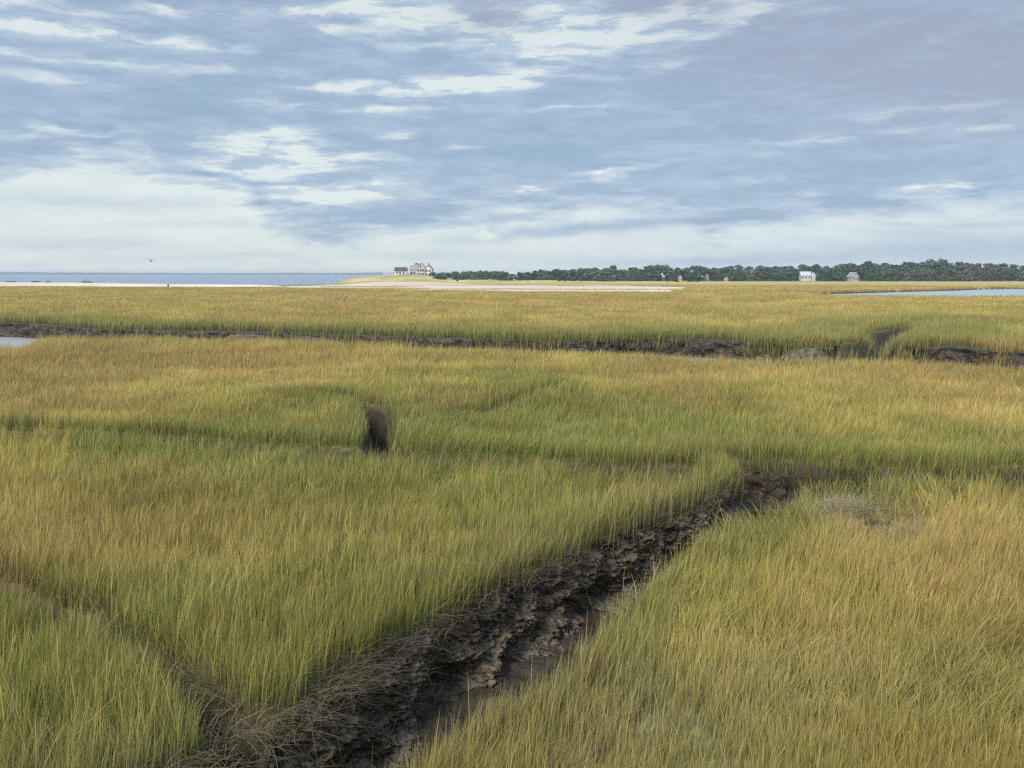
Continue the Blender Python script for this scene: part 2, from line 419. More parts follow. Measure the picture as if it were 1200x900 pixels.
class MB:                                         # collects boxes, prisms and tubes of one part
    def __init__(self): self.v = []; self.f = []
    def poly(self, vs, fs):
        o = len(self.v); self.v += [tuple(p) for p in vs]; self.f += [tuple(i + o for i in f) for f in fs]; return self
    def box(self, x0, x1, y0, y1, z0, z1):
        return self.poly([(x0, y0, z0), (x1, y0, z0), (x1, y1, z0), (x0, y1, z0), (x0, y0, z1), (x1, y0, z1), (x1, y1, z1), (x0, y1, z1)],
                         [(0, 3, 2, 1), (4, 5, 6, 7), (0, 1, 5, 4), (1, 2, 6, 5), (2, 3, 7, 6), (3, 0, 4, 7)])
    def gable_wall(self, x0, x1, y0, y1, z0, ze, zr, axis):
        if axis == 'x':                           # ridge runs along x
            ym = (y0 + y1) / 2
            return self.poly([(x0, y0, z0), (x1, y0, z0), (x1, y1, z0), (x0, y1, z0), (x0, y0, ze), (x1, y0, ze), (x1, y1, ze), (x0, y1, ze), (x0, ym, zr), (x1, ym, zr)],
                             [(0, 3, 2, 1), (0, 1, 5, 4), (2, 3, 7, 6), (1, 2, 6, 9, 5), (3, 0, 4, 8, 7), (4, 5, 9, 8), (6, 7, 8, 9)])
        xm = (x0 + x1) / 2
        return self.poly([(x0, y0, z0), (x1, y0, z0), (x1, y1, z0), (x0, y1, z0), (x0, y0, ze), (x1, y0, ze), (x1, y1, ze), (x0, y1, ze), (xm, y0, zr), (xm, y1, zr)],
                         [(0, 3, 2, 1), (0, 1, 5, 8, 4), (2, 3, 7, 9, 6), (1, 2, 6, 5), (3, 0, 4, 7), (4, 8, 9, 7), (5, 6, 9, 8)])
    def gable_roof(self, x0, x1, y0, y1, ze, zr, axis, t=.25, ov=.4):
        lift = .06
        if axis == 'x':
            ym = (y0 + y1) / 2; sl = (zr - ze) / (ym - y0)
            prof = [(y0 - ov, ze - ov * sl), (ym, zr), (y1 + ov, ze - ov * sl)]
            pts = [(x, yy, zz + lift + h) for x in (x0 - ov, x1 + ov) for h in (0, t) for yy, zz in prof]
        else:
            xm = (x0 + x1) / 2; sl = (zr - ze) / (xm - x0)
            prof = [(x0 - ov, ze - ov * sl), (xm, zr), (x1 + ov, ze - ov * sl)]
            pts = [(xx, y, zz + lift + h) for y in (y0 - ov, y1 + ov) for h in (0, t) for xx, zz in prof]
        a, b, c, d = 0, 3, 6, 9
        return self.poly(pts, [(a, a + 1, c + 1, c), (a + 1, a + 2, c + 2, c + 1), (b, d, d + 1, b + 1), (b + 1, d + 1, d + 2, b + 2),
                               (a, c, d, b), (a + 2, b + 2, d + 2, c + 2), (a, b, b + 1, a + 1), (a + 1, b + 1, b + 2, a + 2), (c, c + 1, d + 1, d), (c + 1, c + 2, d + 2, d + 1)])
    def build(self, name, material, parent=None):
        me = bpy.data.meshes.new(name); me.from_pydata(self.v, [], self.f); me.update(); me.materials.append(material)
        return link(name, me, parent)

def thing(name, label, cat, loc, rz=0, group=None):
    o = bpy.data.objects.new(name, None); COL.objects.link(o)
    o.empty_display_size = .5
    o.location = loc; o.rotation_euler = (0, 0, rz); o['label'] = label; o['category'] = cat
    if group: o['group'] = group
    return o

# ------------------------------------------------------------------ ground: one sheet to the horizon
def build_ground():
    nr1 = np.geomspace(3.2, 75, 800); nr2 = np.geomspace(75.5, 900, 330); nr3 = np.geomspace(930, 12000, 24)
    rad = np.concatenate([nr1, nr2, nr3])
    fine = np.linspace(-39, 39, 780); side = np.geomspace(40, 90, 14)
    ang = np.radians(np.concatenate([-side[::-1], fine, side]))
    A, Rr = np.meshgrid(ang, rad)
    x = (Rr * np.sin(A)).ravel(); y = (Rr * np.cos(A)).ravel()
    z, s, sb, ss = ground_z(x, y, True)
    c, dry = veg_colour(x, y, s)
    thatch = c * .6 + lin(132, 112, 74) * .45
    far = sstep(50, 260, np.hypot(x, y))[:, None]
    c = thatch * (1 - far) + c * .9 * far
    n = fbm(x * .8, y * .8, 77, 4)
    mud = lin(64, 56, 45)[None] * (.65 + .8 * n[:, None])
    rim = sstep(-.3, -.05, s) * np.where(y > 40, 1, .7)
    c = mixc2(c, rim, np.repeat((lin(88, 77, 56))[None], len(x), 0) * (.6 + .8 * n[:, None]))
    dm = np.maximum(sstep(-.05, .12, s), ((z < -.2) & (y < 45)) * 1.0) * np.where(y > 120, .9, 1)
    c = mixc2(c, dm, mud)
    c = mixc2(c, sstep(-.5, 2.0, sb), np.repeat(lin(214, 198, 178)[None], len(x), 0))
    c = mixc2(c, np.where(y > 350, 1.0, 0) * (1 - dm), np.repeat(lin(176, 156, 92)[None], len(x), 0))
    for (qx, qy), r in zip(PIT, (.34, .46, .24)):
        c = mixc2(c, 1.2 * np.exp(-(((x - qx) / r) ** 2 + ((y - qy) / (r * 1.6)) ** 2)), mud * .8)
    wetv = sstep(-2.4, -1.9, x) * sstep(.2, .6, s) * sstep(-.45, -.8, z)
    me = mesh_np('ground', np.stack([x, y, z], 1), grid_quads(len(rad), len(ang))[:, ::-1], None, c, M_ground, True, {'wet': wetv, 'mud': dm * np.where(y < 120, 1, 0)})
    link('marsh_ground', me, kind='structure')

def mixc2(c, w, col):
    w = np.clip(w, 0, 1)[:, None]
    return c * (1 - w) + col * w

build_ground()

# ground behind and beside the viewer so that the sheet is closed
me = mesh_np('field', np.array([(-400, -300, -.35), (400, -300, -.35), (400, 3.6, -.35), (-400, 3.6, -.35)], float), [(0, 1, 2, 3)], None, None,
             noise_mat('meadow_behind', (.12, .10, .04), (.26, .22, .09), .3, .95))
link('marsh_ground', me, kind='structure')

# ------------------------------------------------------------------ crumbling creek banks
def resample(p, step):
    seg = np.linalg.norm(np.diff(p, axis=0), axis=1); L_ = np.concatenate([[0], np.cumsum(seg)])
    n = max(3, int(L_[-1] / step))
    t = np.linspace(0, L_[-1], n)
    return np.stack([np.interp(t, L_, p[:, 0]), np.interp(t, L_, p[:, 1])], 1), t

def bank(name, line, depth, step, side, rough, caves=(), lip=.95, seed=0, foot=.5, top=0.02, material=None, slope=.1, side_cuts=()):
    p, t = resample(line, step)
    tg = np.gradient(p, axis=0); tg /= np.linalg.norm(tg, axis=1)[:, None]
    nrm = np.stack([tg[:, 1], -tg[:, 0]], 1) * side      # towards the water
    nd = max(24, int((depth + lip + foot) / step))
    v = np.linspace(0, 1, nd)
    a, b_ = .18, .78                                      # back onto the turf | the face | out on the creek bed
    Vt, Tt = np.meshgrid(v, t, indexing='xy')
    out = np.where(Vt < a, -lip * (1 - Vt / a), np.where(Vt < b_, slope * np.clip((Vt - a) / (b_ - a), 0, 1) ** 1.25 , slope + (Vt - b_) / (1 - b_) * foot))
    wv = np.where(Vt < a, top + .02 * (Vt / a), np.where(Vt < b_, top - (Vt - a) / (b_ - a) * depth, top - depth - (Vt - b_) / (1 - b_) * .12))
    face = sstep(a - .05, a + .12, Vt) * (1 - .6 * sstep(b_, 1, Vt))
    X0 = np.repeat(p[:, 0][:, None], nd, 1); Y0 = np.repeat(p[:, 1][:, None], nd, 1)
    k = 1 / rough
    n1 = fbm3(X0 * 1.6 * k, Y0 * 1.6 * k, wv * 2.2 * k, 51 + seed, 2) - .5
    n2 = fbm3(X0 * 5 * k, Y0 * 5 * k, wv * 6 * k, 52 + seed, 3) - .5
    n3 = np.abs(fbm3(X0 * 15 * k, Y0 * 15 * k, wv * 15 * k, 53 + seed, 2) - .5)
    slump = (fbm(Tt * .8 * k, np.zeros_like(Tt), 54 + seed, 3) - .45)
    out = out + face * rough * (.7 * n1 + .5 * n2 - .55 * n3) + face * slump * .5 * rough * np.clip((Vt - a) / (b_ - a), 0, 1)
    for cx, cz, rx, rz, dp in caves:                      # undercuts
        out -= dp * np.exp(-(((Tt - cx) / rx) ** 2 + ((wv - cz) / rz) ** 2) ** 1.5)
    wv = wv + face * rough * .22 * n2 + (1 - face) * .05 * n2 * rough
    X = X0 + nrm[:, 0][:, None] * out; Y = Y0 + nrm[:, 1][:, None] * out
    if side_cuts:                                         # the bank opens where a side ditch comes in
        for Pc in side_cuts:
            k_ = sstep(-.12, .12, sdf(Pc, X.ravel(), Y.ravel())).reshape(X.shape)
            wv = np.where(k_ > 0, np.minimum(wv, wv * (1 - k_) - .85 * k_), wv)
    q = grid_quads(len(t), nd)
    if side < 0: q = q[:, ::-1]
    me = mesh_np(name, np.stack([X.ravel(), Y.ravel(), wv.ravel()], 1), q, None, None, material or M_peat, True)
    return link(name, me, kind='structure'), p, nrm, (X, Y, wv)

def at_len(line, pt):
    p, t = resample(line, .02)
    return t[np.argmin(((p - np.array(pt)) ** 2).sum(1))]

cv = at_len(left_bank, gp(505, 735))
cv2 = at_len(left_bank, gp(690, 642))
_, lb_p, lb_n, lb_g = bank('creek_bank', left_bank, 1.08, .018, 1, .62, slope=.3, side_cuts=(P_small, P_crossL), caves= [(cv, -.84, .5, .24, .75), (cv2, -.86, .6, .22, .6), (cv - 1.6, -.95, .3, .12, .3), (cv + 1.5, -.92, .35, .15, .4)])
fc = far_C[::-1]                                           # left to right, water on the near side
for part_ in (fc[fc[:, 0] < 19.3], fc[fc[:, 0] > 23.6]):
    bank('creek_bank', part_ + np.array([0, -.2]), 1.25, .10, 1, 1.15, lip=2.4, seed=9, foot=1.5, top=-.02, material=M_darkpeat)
fcross = np.array(sorted(far_cross)); 
bank('creek_bank', smooth_line(np.array([(3.9, 19.9), (4.6, 19.4), (5.6, 18.95), (6.2, 18.8)]) + [0, .05], 2), .62, .035, 1, .4, seed=4, lip=.12, top=-.2, material=M_darkpeat)

# ------------------------------------------------------------------ grass
def blades(P, h, w, lean, leandir, yaw, colr, tipc, levels):
    """P roots (n,3); blade meshes bent by lean; levels = heights of the rings"""
    n = len(P)
    lv = np.array(levels); m = len(lv)
    wl = np.where(lv < .01, .8, np.clip(1.15 - lv ** 1.7 * 1.0, .12, 1))
    ux, uy = np.cos(yaw), np.sin(yaw)
    V = np.empty((n, 2 * m + 1, 3), np.float32); Cc = np.empty((n, 2 * m + 1, 3), np.float32)
    lx, ly = np.cos(leandir), np.sin(leandir)
    def centre(t):
        d = lean * t * t
        return P[:, 0] + lx * d * h, P[:, 1] + ly * d * h, P[:, 2] + h * t * (1 - .32 * np.minimum(lean, 2.2) * t)
    for i, t in enumerate(lv):
        cx, cy, cz = centre(t); ww = w * wl[i] * .5
        V[:, 2 * i] = np.stack([cx - ux * ww, cy - uy * ww, cz], 1)
        V[:, 2 * i + 1] = np.stack([cx + ux * ww, cy + uy * ww, cz], 1)
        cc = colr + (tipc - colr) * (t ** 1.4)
        Cc[:, 2 * i] = cc; Cc[:, 2 * i + 1] = cc
    cx, cy, cz = centre(1.0)
    V[:, 2 * m] = np.stack([cx, cy, cz], 1); Cc[:, 2 * m] = tipc
    base = (np.arange(n) * (2 * m + 1))[:, None]
    q = np.concatenate([base + np.array([2 * i, 2 * i + 1, 2 * i + 3, 2 * i + 2]) for i in range(m - 1)], 0)
    tr_ = base + np.array([2 * m - 2, 2 * m - 1, 2 * m])
    return V.reshape(-1, 3), q, tr_, Cc.reshape(-1, 3)

def join(parts):
    Vs, Qs, Ts, Cs = [], [], [], []; o = 0
    for V, q, t, c in parts:
        Vs.append(V); Qs.append(q + o); Ts.append(t + o); Cs.append(c); o += len(V)
    return np.concatenate(Vs), np.concatenate(Qs), np.concatenate(Ts), np.concatenate(Cs)

def scatter(r0, r1, dens):
    """random roots between two distances with dens(D) per square metre inside the view and a margin"""
    r = np.linspace(r0, r1, 4000); half = R(37)
    pdf = dens(r) * r * 2 * half
    cdf = np.concatenate([[0], np.cumsum((pdf[1:] + pdf[:-1]) / 2 * np.diff(r))])
    n = int(cdf[-1])
    D = np.interp(rng.random(n) * cdf[-1], cdf, r)
    a = (rng.random(n) * 2 - 1) * half
    return D * np.sin(a), D * np.cos(a)

def sward(x, y, D_mult, levels, wfun, hbase):
    z, s, sb, ss = ground_z(x, y)
    D = np.hypot(x, y)
    clump = fbm(x * 1.4, y * 1.4, 61, 3)
    big = fbm(x * .2, y * .14, 62, 3)
    edge = np.where(D < 36, -.02, -.25)
    droop = np.where(y > 45, 2.2 * sstep(.50, .64, fbm(x * .22, y * .22, 64, 3)), np.where((y > 17) & (y < 36) & ~((np.abs(x + 3.5) < 1.15) & (y > 20.6)), np.where(x > 5.5, 1.3, .7), np.where(y > 20, .62 * (x > -4.3 + .19 * (28 - y)), .1)))
    keep = (s < edge + droop * rng.random(len(x)) + (rng.random(len(x)) - .5) * .12 * np.clip(D / 12, .7, 4)) & ((sb < .6) | ((y < 345) & (x > -60) & (fbm(x * .02 + 3, y * .07, 69, 3) > .60))) & (ss < -1.5) & (z > np.where(y > 45, -1.0, np.where((np.abs(x + 3.5) < 1.6) & (y > 20), -1.15, -.5)))
    # thinner, lower growth in the hollows and in the grey matted patch
    pat = blob(x, y, 1012, 600, 62, 24, .1)
    keep &= rng.random(len(x)) > .84 * np.clip(pat * 1.4, 0, 1)
    for (qx, qy), r in zip(PIT, (.3, .42, .2)): keep &= ((x - qx) / r) ** 2 + ((y - qy) / (r * 1.7)) ** 2 > 1
    pale = blob(x, y, 300, 433, 60, 6, .1) + .7 * blob(x, y, 560, 484, 70, 8, .1)
    tall = np.clip(blob(x, y, 1080, 640, 260, 75) + blob(x, y, 260, 730, 200, 90) + .5 * blob(x, y, 60, 830, 130, 60) - 1.3 * blob(x, y, 1012, 610, 90, 45) - .8 * blob(x, y, 130, 770, 140, 35), 0, 1)
    tus = fbm(x * 4.5, y * 4.5, 68, 2)
    keep &= rng.random(len(x)) < np.where(D < 30, (.30 + 1.5 * sstep(.3, .62, tus)) * (1 - .25 * tall), 1)
    x, y, z, s, D, clump, big, pat, pale, tall = (a_[keep] for a_ in (x, y, z, s, D, clump, big, pat, pale, tall))
    c, dry = veg_colour(x, y, s)
    n = len(x)
    near_edge = np.where(D < 36, sstep(-1.4, -.2, s), sstep(-8, -1, s))
    h = hbase * (.76 + .42 * clump + .16 * big) * (.72 + .56 * rng.random(n)) * (1 + .22 * near_edge) * (1 - .55 * np.clip(pat + pale, 0, 1))
    lowr = .35 * blob(x, y, 930, 850, 330, 90) 
    h *= (1 - lowr) * (1 + .26 * tall)
    stalk = rng.random(n) < .035 * (.3 + 1.4 * (big > .5))
    h = np.where(stalk, h * (1.2 + .35 * rng.random(n)), h)
    # colour of single blades: a spread from green to dead straw
    j = rng.random(n)
    c = c * (.5 + 1.45 * rng.random(n) ** 1.3)[:, None]
    dead = j < .10 + .16 * np.clip(dry, 0, 1)
    c = mixc(c, dead * .7, lin(206, 182, 128) * (.7 + .7 * rng.random(n))[:, None])
    grn = j > .86
    c = mixc(c, grn * .6, lin(112, 124, 62))
    c = mixc(c, stalk * .8, lin(214, 190, 112))
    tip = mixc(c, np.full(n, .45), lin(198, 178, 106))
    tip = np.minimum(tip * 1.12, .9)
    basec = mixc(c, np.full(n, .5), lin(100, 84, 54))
    lean = np.abs(rng.normal(0, .17, n)) + .05 + .8 * (rng.random(n) < .035) 
    lie = sstep(.56, .72, fbm(x * .55, y * .45, 66, 3)) * sstep(60, 20, D)      # swirls where the wind laid it over
    lean = lean + lie * .5 * rng.random(n)
    ld = np.where(rng.random(n) < lie, .5 + (fbm(x * .15, y * .15, 67, 2) - .5) * 9, 0) + rng.normal(.3, 1.0, n) + (fbm(x * .5, y * .5, 63, 2) - .5) * 3
    # blades at the rim hang out over the creek
    yaw = rng.random(n) * math.pi
    w = wfun(D) * (.55 + 1.1 * rng.random(n) ** 1.5)
    w = w * (1 + .25 * tall)
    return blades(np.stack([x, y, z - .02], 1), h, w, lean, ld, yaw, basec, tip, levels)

wf = lambda D: .0059 * np.maximum(1, D / 8.5) ** .82
p1 = sward(*scatter(4.2, 13, lambda r: 2150 * np.minimum(1, (9 / r)) ** 1.2), 1, (0, .4, .75), wf, .38)
p2 = sward(*scatter(13, 40, lambda r: 2150 * (9 / r) ** 1.55), 1, (0, .55), wf, .40)
# thin the creek-side of C: everything nearer than it
p3 = sward(*scatter(40, 56, lambda r: 215 * (40 / r) ** 1.7), 1, (0, .55), wf, .43)
print("BLADES", len(p1[2]), len(p2[2]), len(p3[2]))
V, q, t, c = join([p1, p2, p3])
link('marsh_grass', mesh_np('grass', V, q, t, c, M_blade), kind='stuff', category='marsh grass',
     label='tall green and straw coloured marsh grass filling the meadow in front of the wide muddy creek')
p4 = sward(*scatter(46, 120, lambda r: 170 * (46 / r) ** 1.9), 1, (0, .55), wf, .58)
p5 = sward(*scatter(120, 330, lambda r: 24 * (120 / r) ** 1.5), 1, (0, .55), lambda D: wf(D) * 1.5, .42)
far_of_C = lambda P: P
def only_far(part, near):
    V, q, t, c = part
    return part
V, q, t, c = join([p4, p5])
link('marsh_grass', mesh_np('grass', V, q, t, c, M_blade), kind='stuff', category='marsh grass',
     label='straw coloured marsh grass on the flat land beyond the wide muddy creek')

# dead grey thatch hanging over the mud face of the main creek
def thatch():
    parts = []
    for line_p, line_n, cnt, hw, rngs in ((lb_p, lb_n, 7500, .0062, (-.6, .18)),):
        i = rng.integers(0, len(line_p), cnt)
        prox = np.clip(1.25 - (line_p[i, 1] - 6) / 8, .16, 1) * (.25 + 1.3 * sstep(.38, .62, fbm(line_p[i, 0] * 2.2, line_p[i, 1] * 2.2, 57, 2)))
        sel = rng.random(cnt) < prox; i = i[sel]; n = len(i)
        off = rngs[0] + (rngs[1] - rngs[0]) * rng.random(n) ** .6
        P = np.stack([line_p[i, 0] + line_n[i, 0] * off, line_p[i, 1] + line_n[i, 1] * off, .03 - np.maximum(off, 0) * .9 + 0 * off], 1)
        P[:, :2] += rng.normal(0, .03, (n, 2))
        gd = np.arctan2(line_n[i, 1], line_n[i, 0]) + rng.normal(0, .9, n)
        h = .14 + .30 * rng.random(n); lean = .5 + 1.9 * rng.random(n)
        c = lin(172, 158, 128)[None] * (.35 + .75 * rng.random(n))[:, None]
        c = mixc(c, (rng.random(n) < .3) * .6, lin(150, 120, 80))
        parts.append(blades(P, h, hw * (.6 + .8 * rng.random(n)), lean, gd, rng.random(n) * math.pi, c * .9, c, (0, .3, .6, .85)))
    X, Y, Z = lb_g; nr_, nc_ = X.shape
    n = 5200; ii = rng.integers(0, nr_, n); jj = (nc_ * (.16 + .5 * rng.random(n) ** 1.5)).astype(int)
    P = np.stack([X[ii, jj], Y[ii, jj], Z[ii, jj]], 1)
    gd = np.arctan2(lb_n[ii, 1], lb_n[ii, 0]) + rng.normal(0, .8, n)
    c = lin(150, 130, 98)[None] * (.25 + .7 * rng.random(n))[:, None]
    parts.append(blades(P, .05 + .16 * rng.random(n) ** 2, .008 * (.6 + .9 * rng.random(n)), 1.2 + 1.6 * rng.random(n), gd, rng.random(n) * math.pi, c * .8, c, (0, .3, .6, .85)))
    # stalks hanging over the dark slot at the bend and over the near rims
    for pl, cnt, inw in ((np.array([(4.0, 19.95), (4.7, 19.5), (5.6, 19.1), (6.6, 18.85), (8.0, 18.75)]), 1500, -1), ):
        p, _t = resample(np.asarray(pl), .02); ii = rng.integers(0, len(p), cnt)
        P = np.stack([p[ii, 0] + rng.normal(0, .12, cnt), p[ii, 1] + rng.normal(0, .12, cnt), np.full(cnt, .0)], 1)
        P[:, 2] = np.maximum(ground_z(P[:, 0], P[:, 1])[0], -.45)
        c = lin(150, 134, 96)[None] * (.3 + .7 * rng.random(cnt))[:, None]
        gd = (-1.6 + rng.normal(0, .8, cnt)) if inw else rng.random(cnt) * 6.28
        parts.append(blades(P, .25 + .3 * rng.random(cnt), .009 * (.6 + .8 * rng.random(cnt)), .3 + 1.7 * rng.random(cnt), gd, rng.random(cnt) * math.pi, c * .8, c, (0, .3, .6, .85)))
    n = 2000; q0 = gp(246, 838)
    P = np.stack([q0[0] + rng.normal(0, .28, n), q0[1] + rng.normal(0, .35, n), np.zeros(n)], 1); P[:, 2] = ground_z(P[:, 0], P[:, 1], True)[0]
    c = lin(172, 156, 118)[None] * (.3 + .8 * rng.random(n))[:, None]
    parts.append(blades(P, .25 + .35 * rng.random(n), .007 * (.6 + .8 * rng.random(n)), .3 + 1.5 * rng.random(n), rng.random(n) * 6.28, rng.random(n) * math.pi, c * .9, c, (0, .3, .6, .85)))
    # along the small side ditch and the near corner
    k = len(P_small) // 2
    for side_ in (P_small[:k], P_small[k:]):
        p, _t = resample(side_, .03)
        n = 1100; i = rng.integers(0, len(p), n)
        P = np.stack([p[i, 0] + rng.normal(0, .14, n), p[i, 1] + rng.normal(0, .14, n), np.zeros(n)], 1)
        P[:, 2] = ground_z(P[:, 0], P[:, 1])[0]
        c = lin(165, 150, 112)[None] * (.35 + .75 * rng.random(n))[:, None]
        parts.append(blades(P, .25 + .3 * rng.random(n), .007 * (.6 + .8 * rng.random(n)), .3 + 1.6 * rng.random(n), rng.random(n) * 6.28, rng.random(n) * math.pi, c * .9, c, (0, .3, .6, .85)))
    return join(parts)
V, q, t, c = thatch()
link('dead_grass', mesh_np('dead_grass', V, q, t, c, M_blade), kind='stuff', category='dead grass',
     label='dead grey brown grass hanging over the muddy edges of the winding creek')

def mat_patch():
    n = 8000
    ang = rng.random(n) * 6.28; rr = rng.random(n) ** .6 * (.6 + .65 * vn2(ang * 2.2, ang * 0, 74))
    x = PATCH[0] + rr * np.cos(ang) * 1.25; y = PATCH[1] + rr * np.sin(ang) * 1.25
    ok = np.ones(n, bool)
    for (px, py), r in zip(PIT, (.3, .42, .2)): ok &= ((x - px) / r) ** 2 + ((y - py) / (r * 1.7)) ** 2 > 1
    x, y, n = x[ok], y[ok], int(ok.sum())
    z = ground_z(x, y)[0]
    c = lin(204, 186, 146)[None] * (.38 + .9 * rng.random(n))[:, None]
    return blades(np.stack([x, y, z], 1), (.09 + .32 * rng.random(n) ** 1.6), .007 * (.6 + .9 * rng.random(n)), .4 + 1.6 * rng.random(n), rng.normal(.4, 1.2, n), rng.random(n) * math.pi, c * .85, c, (0, .3, .6, .85))
V, q, t, c = mat_patch()
link('matted_grass', mesh_np('matted_grass', V, q, t, c, M_blade), kind='stuff', category='dead grass',
     label='pale grey flattened patch of dead grass in the meadow right of the creek bend')

# ------------------------------------------------------------------ water
def sheet(name, poly, z, material, grow=0):
    p = np.array(poly, float)
    if grow:
        cxy = p.mean(0); p = cxy + (p - cxy) * (1 + grow)
    bm_v = [(a, b_, z) for a, b_ in p]
    me = bpy.data.meshes.new(name); me.from_pydata(bm_v, [], [tuple(range(len(bm_v)))]); me.update(); me.materials.append(material)
    if me.polygons[0].normal.z < 0: me.flip_normals()
    return link(name, me, kind='structure')
sheet('creek_water', P_C, -1.22, M_river, .02)
sheet('creek_water', P_main[P_main[:, 1] < 15.5], -1.16, M_creekw)
sheet('river_water', P_river, -.42, M_river, .05)
sheet('sea', [(-16000, 10500), (-16000, 180), (-60, 180), (-60, 620), (700, 10500)], -.3, M_sea)

# ------------------------------------------------------------------ sand, dunes, wooded rise, far shore
def relief(name, x0, x1, y0, y1, nx, ny, fz, material):
    xs, ys = np.linspace(x0, x1, nx), np.linspace(y0, y1, ny)
    X, Y = np.meshgrid(xs, ys); x, y = X.ravel(), Y.ravel()
    me = mesh_np(name, np.stack([x, y, fz(x, y)], 1), grid_quads(ny, nx), None, None, material, True)
    return link(name, me, kind='structure')

def sand_z(P, hh=.68):
    def f(x, y):
        s = sdf(P, x, y) + (fbm(x * .05, y * .05, 81, 4) - .5) * 10
        return -.5 + hh * sstep(-2.5, 3, s) + .12 * (fbm(x * .1, y * .1, 82, 3) - .5)
    return f
relief('sand_flat', -115, 60, 185, 480, 260, 300, sand_z(P_sand), M_sand)
relief('beach', -330, -60, 255, 400, 260, 120, sand_z(P_beach, 1.4), M_sand)

DUNE = ([395, 405, 420, 432, 450, 465, 490, 505, 520, 560, 600, 640, 700, 760, 820], [328.5, 327.2, 325.4, 324.3, 323.2, 322.4, 322.2, 323.2, 324.6, 326, 327.2, 328, 328.9, 329.6, 330.2])
def dune_z(x, y):
    px = 600 + x / y * 1000
    top = CZ - (np.interp(px, *DUNE) - HOR) / 1000 * 560
    up = sstep(430, 555, y) * (1 - .35 * sstep(590, 680, y))
    endl = sstep(392, 425, px) * (1 - sstep(800, 900, px) * .6)
    n = (fbm(x * .05, y * .05, 91, 4) - .5) * 1.2 * sstep(425, 480, y) * endl
    return -.6 + (top + .6) * up * endl + .75 * endl * sstep(418, 440, y) * (1 - up) + n
relief('dune', -130, 160, 412, 690, 280, 150, dune_z, M_dune)

def hill_z(x, y):
    px = 600 + x / y * 1000
    k = sstep(480, 760, px)
    return -.3 + .45 * sstep(500, 512, y) + (2.0 + 3.2 * sstep(640, 1000, px)) * sstep(515, 640, y) * k + (fbm(x * .03, y * .03, 95, 3) - .5) * .5
relief('wooded_rise', -60, 420, 500, 700, 160, 80, hill_z, M_hill)

def far_shore():
    px = np.linspace(-300, 450, 260)
    top = np.interp(px, [-300, 0, 60, 240, 300, 330, 360, 375, 395, 450], [318.0, 318.4, 319.0, 320.3, 320.2, 319.9, 319.8, 319.9, 320.0, 319.2]) - (fbm(px * .06, px * 0, 99, 4) - .5) * .9
    Dd = 4200.0
    x = (px - 600) / 1000 * Dd
    zt = CZ - (top - HOR) / 1000 * Dd
    rows = []
    for dy, f in ((-60, -.2), (-30, .45), (0, .85), (150, 1.0), (500, .9), (700, -.2)):
        rows.append(np.stack([x * (1 + dy / Dd), np.full_like(x, Dd + dy), np.where(f > 0, zt * f, -2.0)], 1))
    V = np.concatenate(rows)
    link('distant_shore', mesh_np('distant_shore', V, grid_quads(6, len(px)), None, None, M_shore, True), kind='structure')
far_shore()

# ------------------------------------------------------------------ trees
def crown_mesh(seed, tone, height=1.0, wide=.52, nblob=9, nleaf=620, low=.08):
    g = np.random.default_rng(seed)
    V, Q, Cc = [], [], []
    bl = []
    for k in range(nblob):
        a = g.random() * 6.28; zz = low + .12 + (.78 - low) * g.random()
        rr = wide * .62 * (1 - abs(zz - .45) * .9) * math.sqrt(g.random())
        bl.append((rr * math.cos(a), rr * math.sin(a), zz, wide * (.30 + .22 * g.random()), .6 + .8 * g.random()))
    bl.append((0, 0, .80, wide * .36, 1.0)); bl.append((0, 0, low + .18, wide * .55, .8))
    for i in range(nleaf):
        bx, by, bz, br, bt = bl[g.integers(len(bl))]
        d = g.normal(size=3); d /= np.linalg.norm(d)
        rr = br * (.6 + .5 * g.random())
        p = np.array([bx, by, bz]) + d * rr * np.array([1, 1, .85])
        if p[2] < .02: p[2] = .02 + .05 * g.random()
        n = d + g.normal(size=3) * .55; n /= np.linalg.norm(n)
        u = np.cross(n, g.normal(size=3)); u /= np.linalg.norm(u); w = np.cross(n, u)
        sz = .035 + .035 * g.random()
        o = len(V)
        for a_, b_ in ((-1, -.7), (.8, -1), (1, .8), (-.7, 1)):
            V.append(p + u * a_ * sz + w * b_ * sz * .8)
        Q.append((o, o + 1, o + 2, o + 3))
        cc = tone * (.82 + .36 * g.random()) * (.84 + .2 * bt)
        Cc += [cc] * 4
    return mesh_np('crown', np.array(V), np.array(Q), None, np.array(Cc), M_tree)

def trunk_mesh(seed):
    g = np.random.default_rng(seed); mb = MB()
    def limb(p0, p1, r0, r1):
        p0, p1 = Vector(p0), Vector(p1); d = (p1 - p0).normalized(); u = d.orthogonal().normalized(); w = d.cross(u)
        vs = [p + (u * math.cos(k * 1.0472) + w * math.sin(k * 1.0472)) * r for p, r in ((p0, r0), (p1, r1)) for k in range(6)]
        mb.poly(vs, [(k, (k + 1) % 6, 6 + (k + 1) % 6, 6 + k) for k in range(6)] + [tuple(range(6, 12))])
    limb((0, 0, -.05), (.01, 0, .38), .028, .02)
    for k in range(5):
        a = k * 1.26 + g.random(); limb((.01, 0, .28 + .05 * k), (.2 * math.cos(a), .2 * math.sin(a), .55 + .06 * k), .014, .005)
    me = bpy.data.meshes.new('trunk'); me.from_pydata([tuple(v) for v in mb.v], [], mb.f); me.update(); me.materials.append(M_bark)
    return me

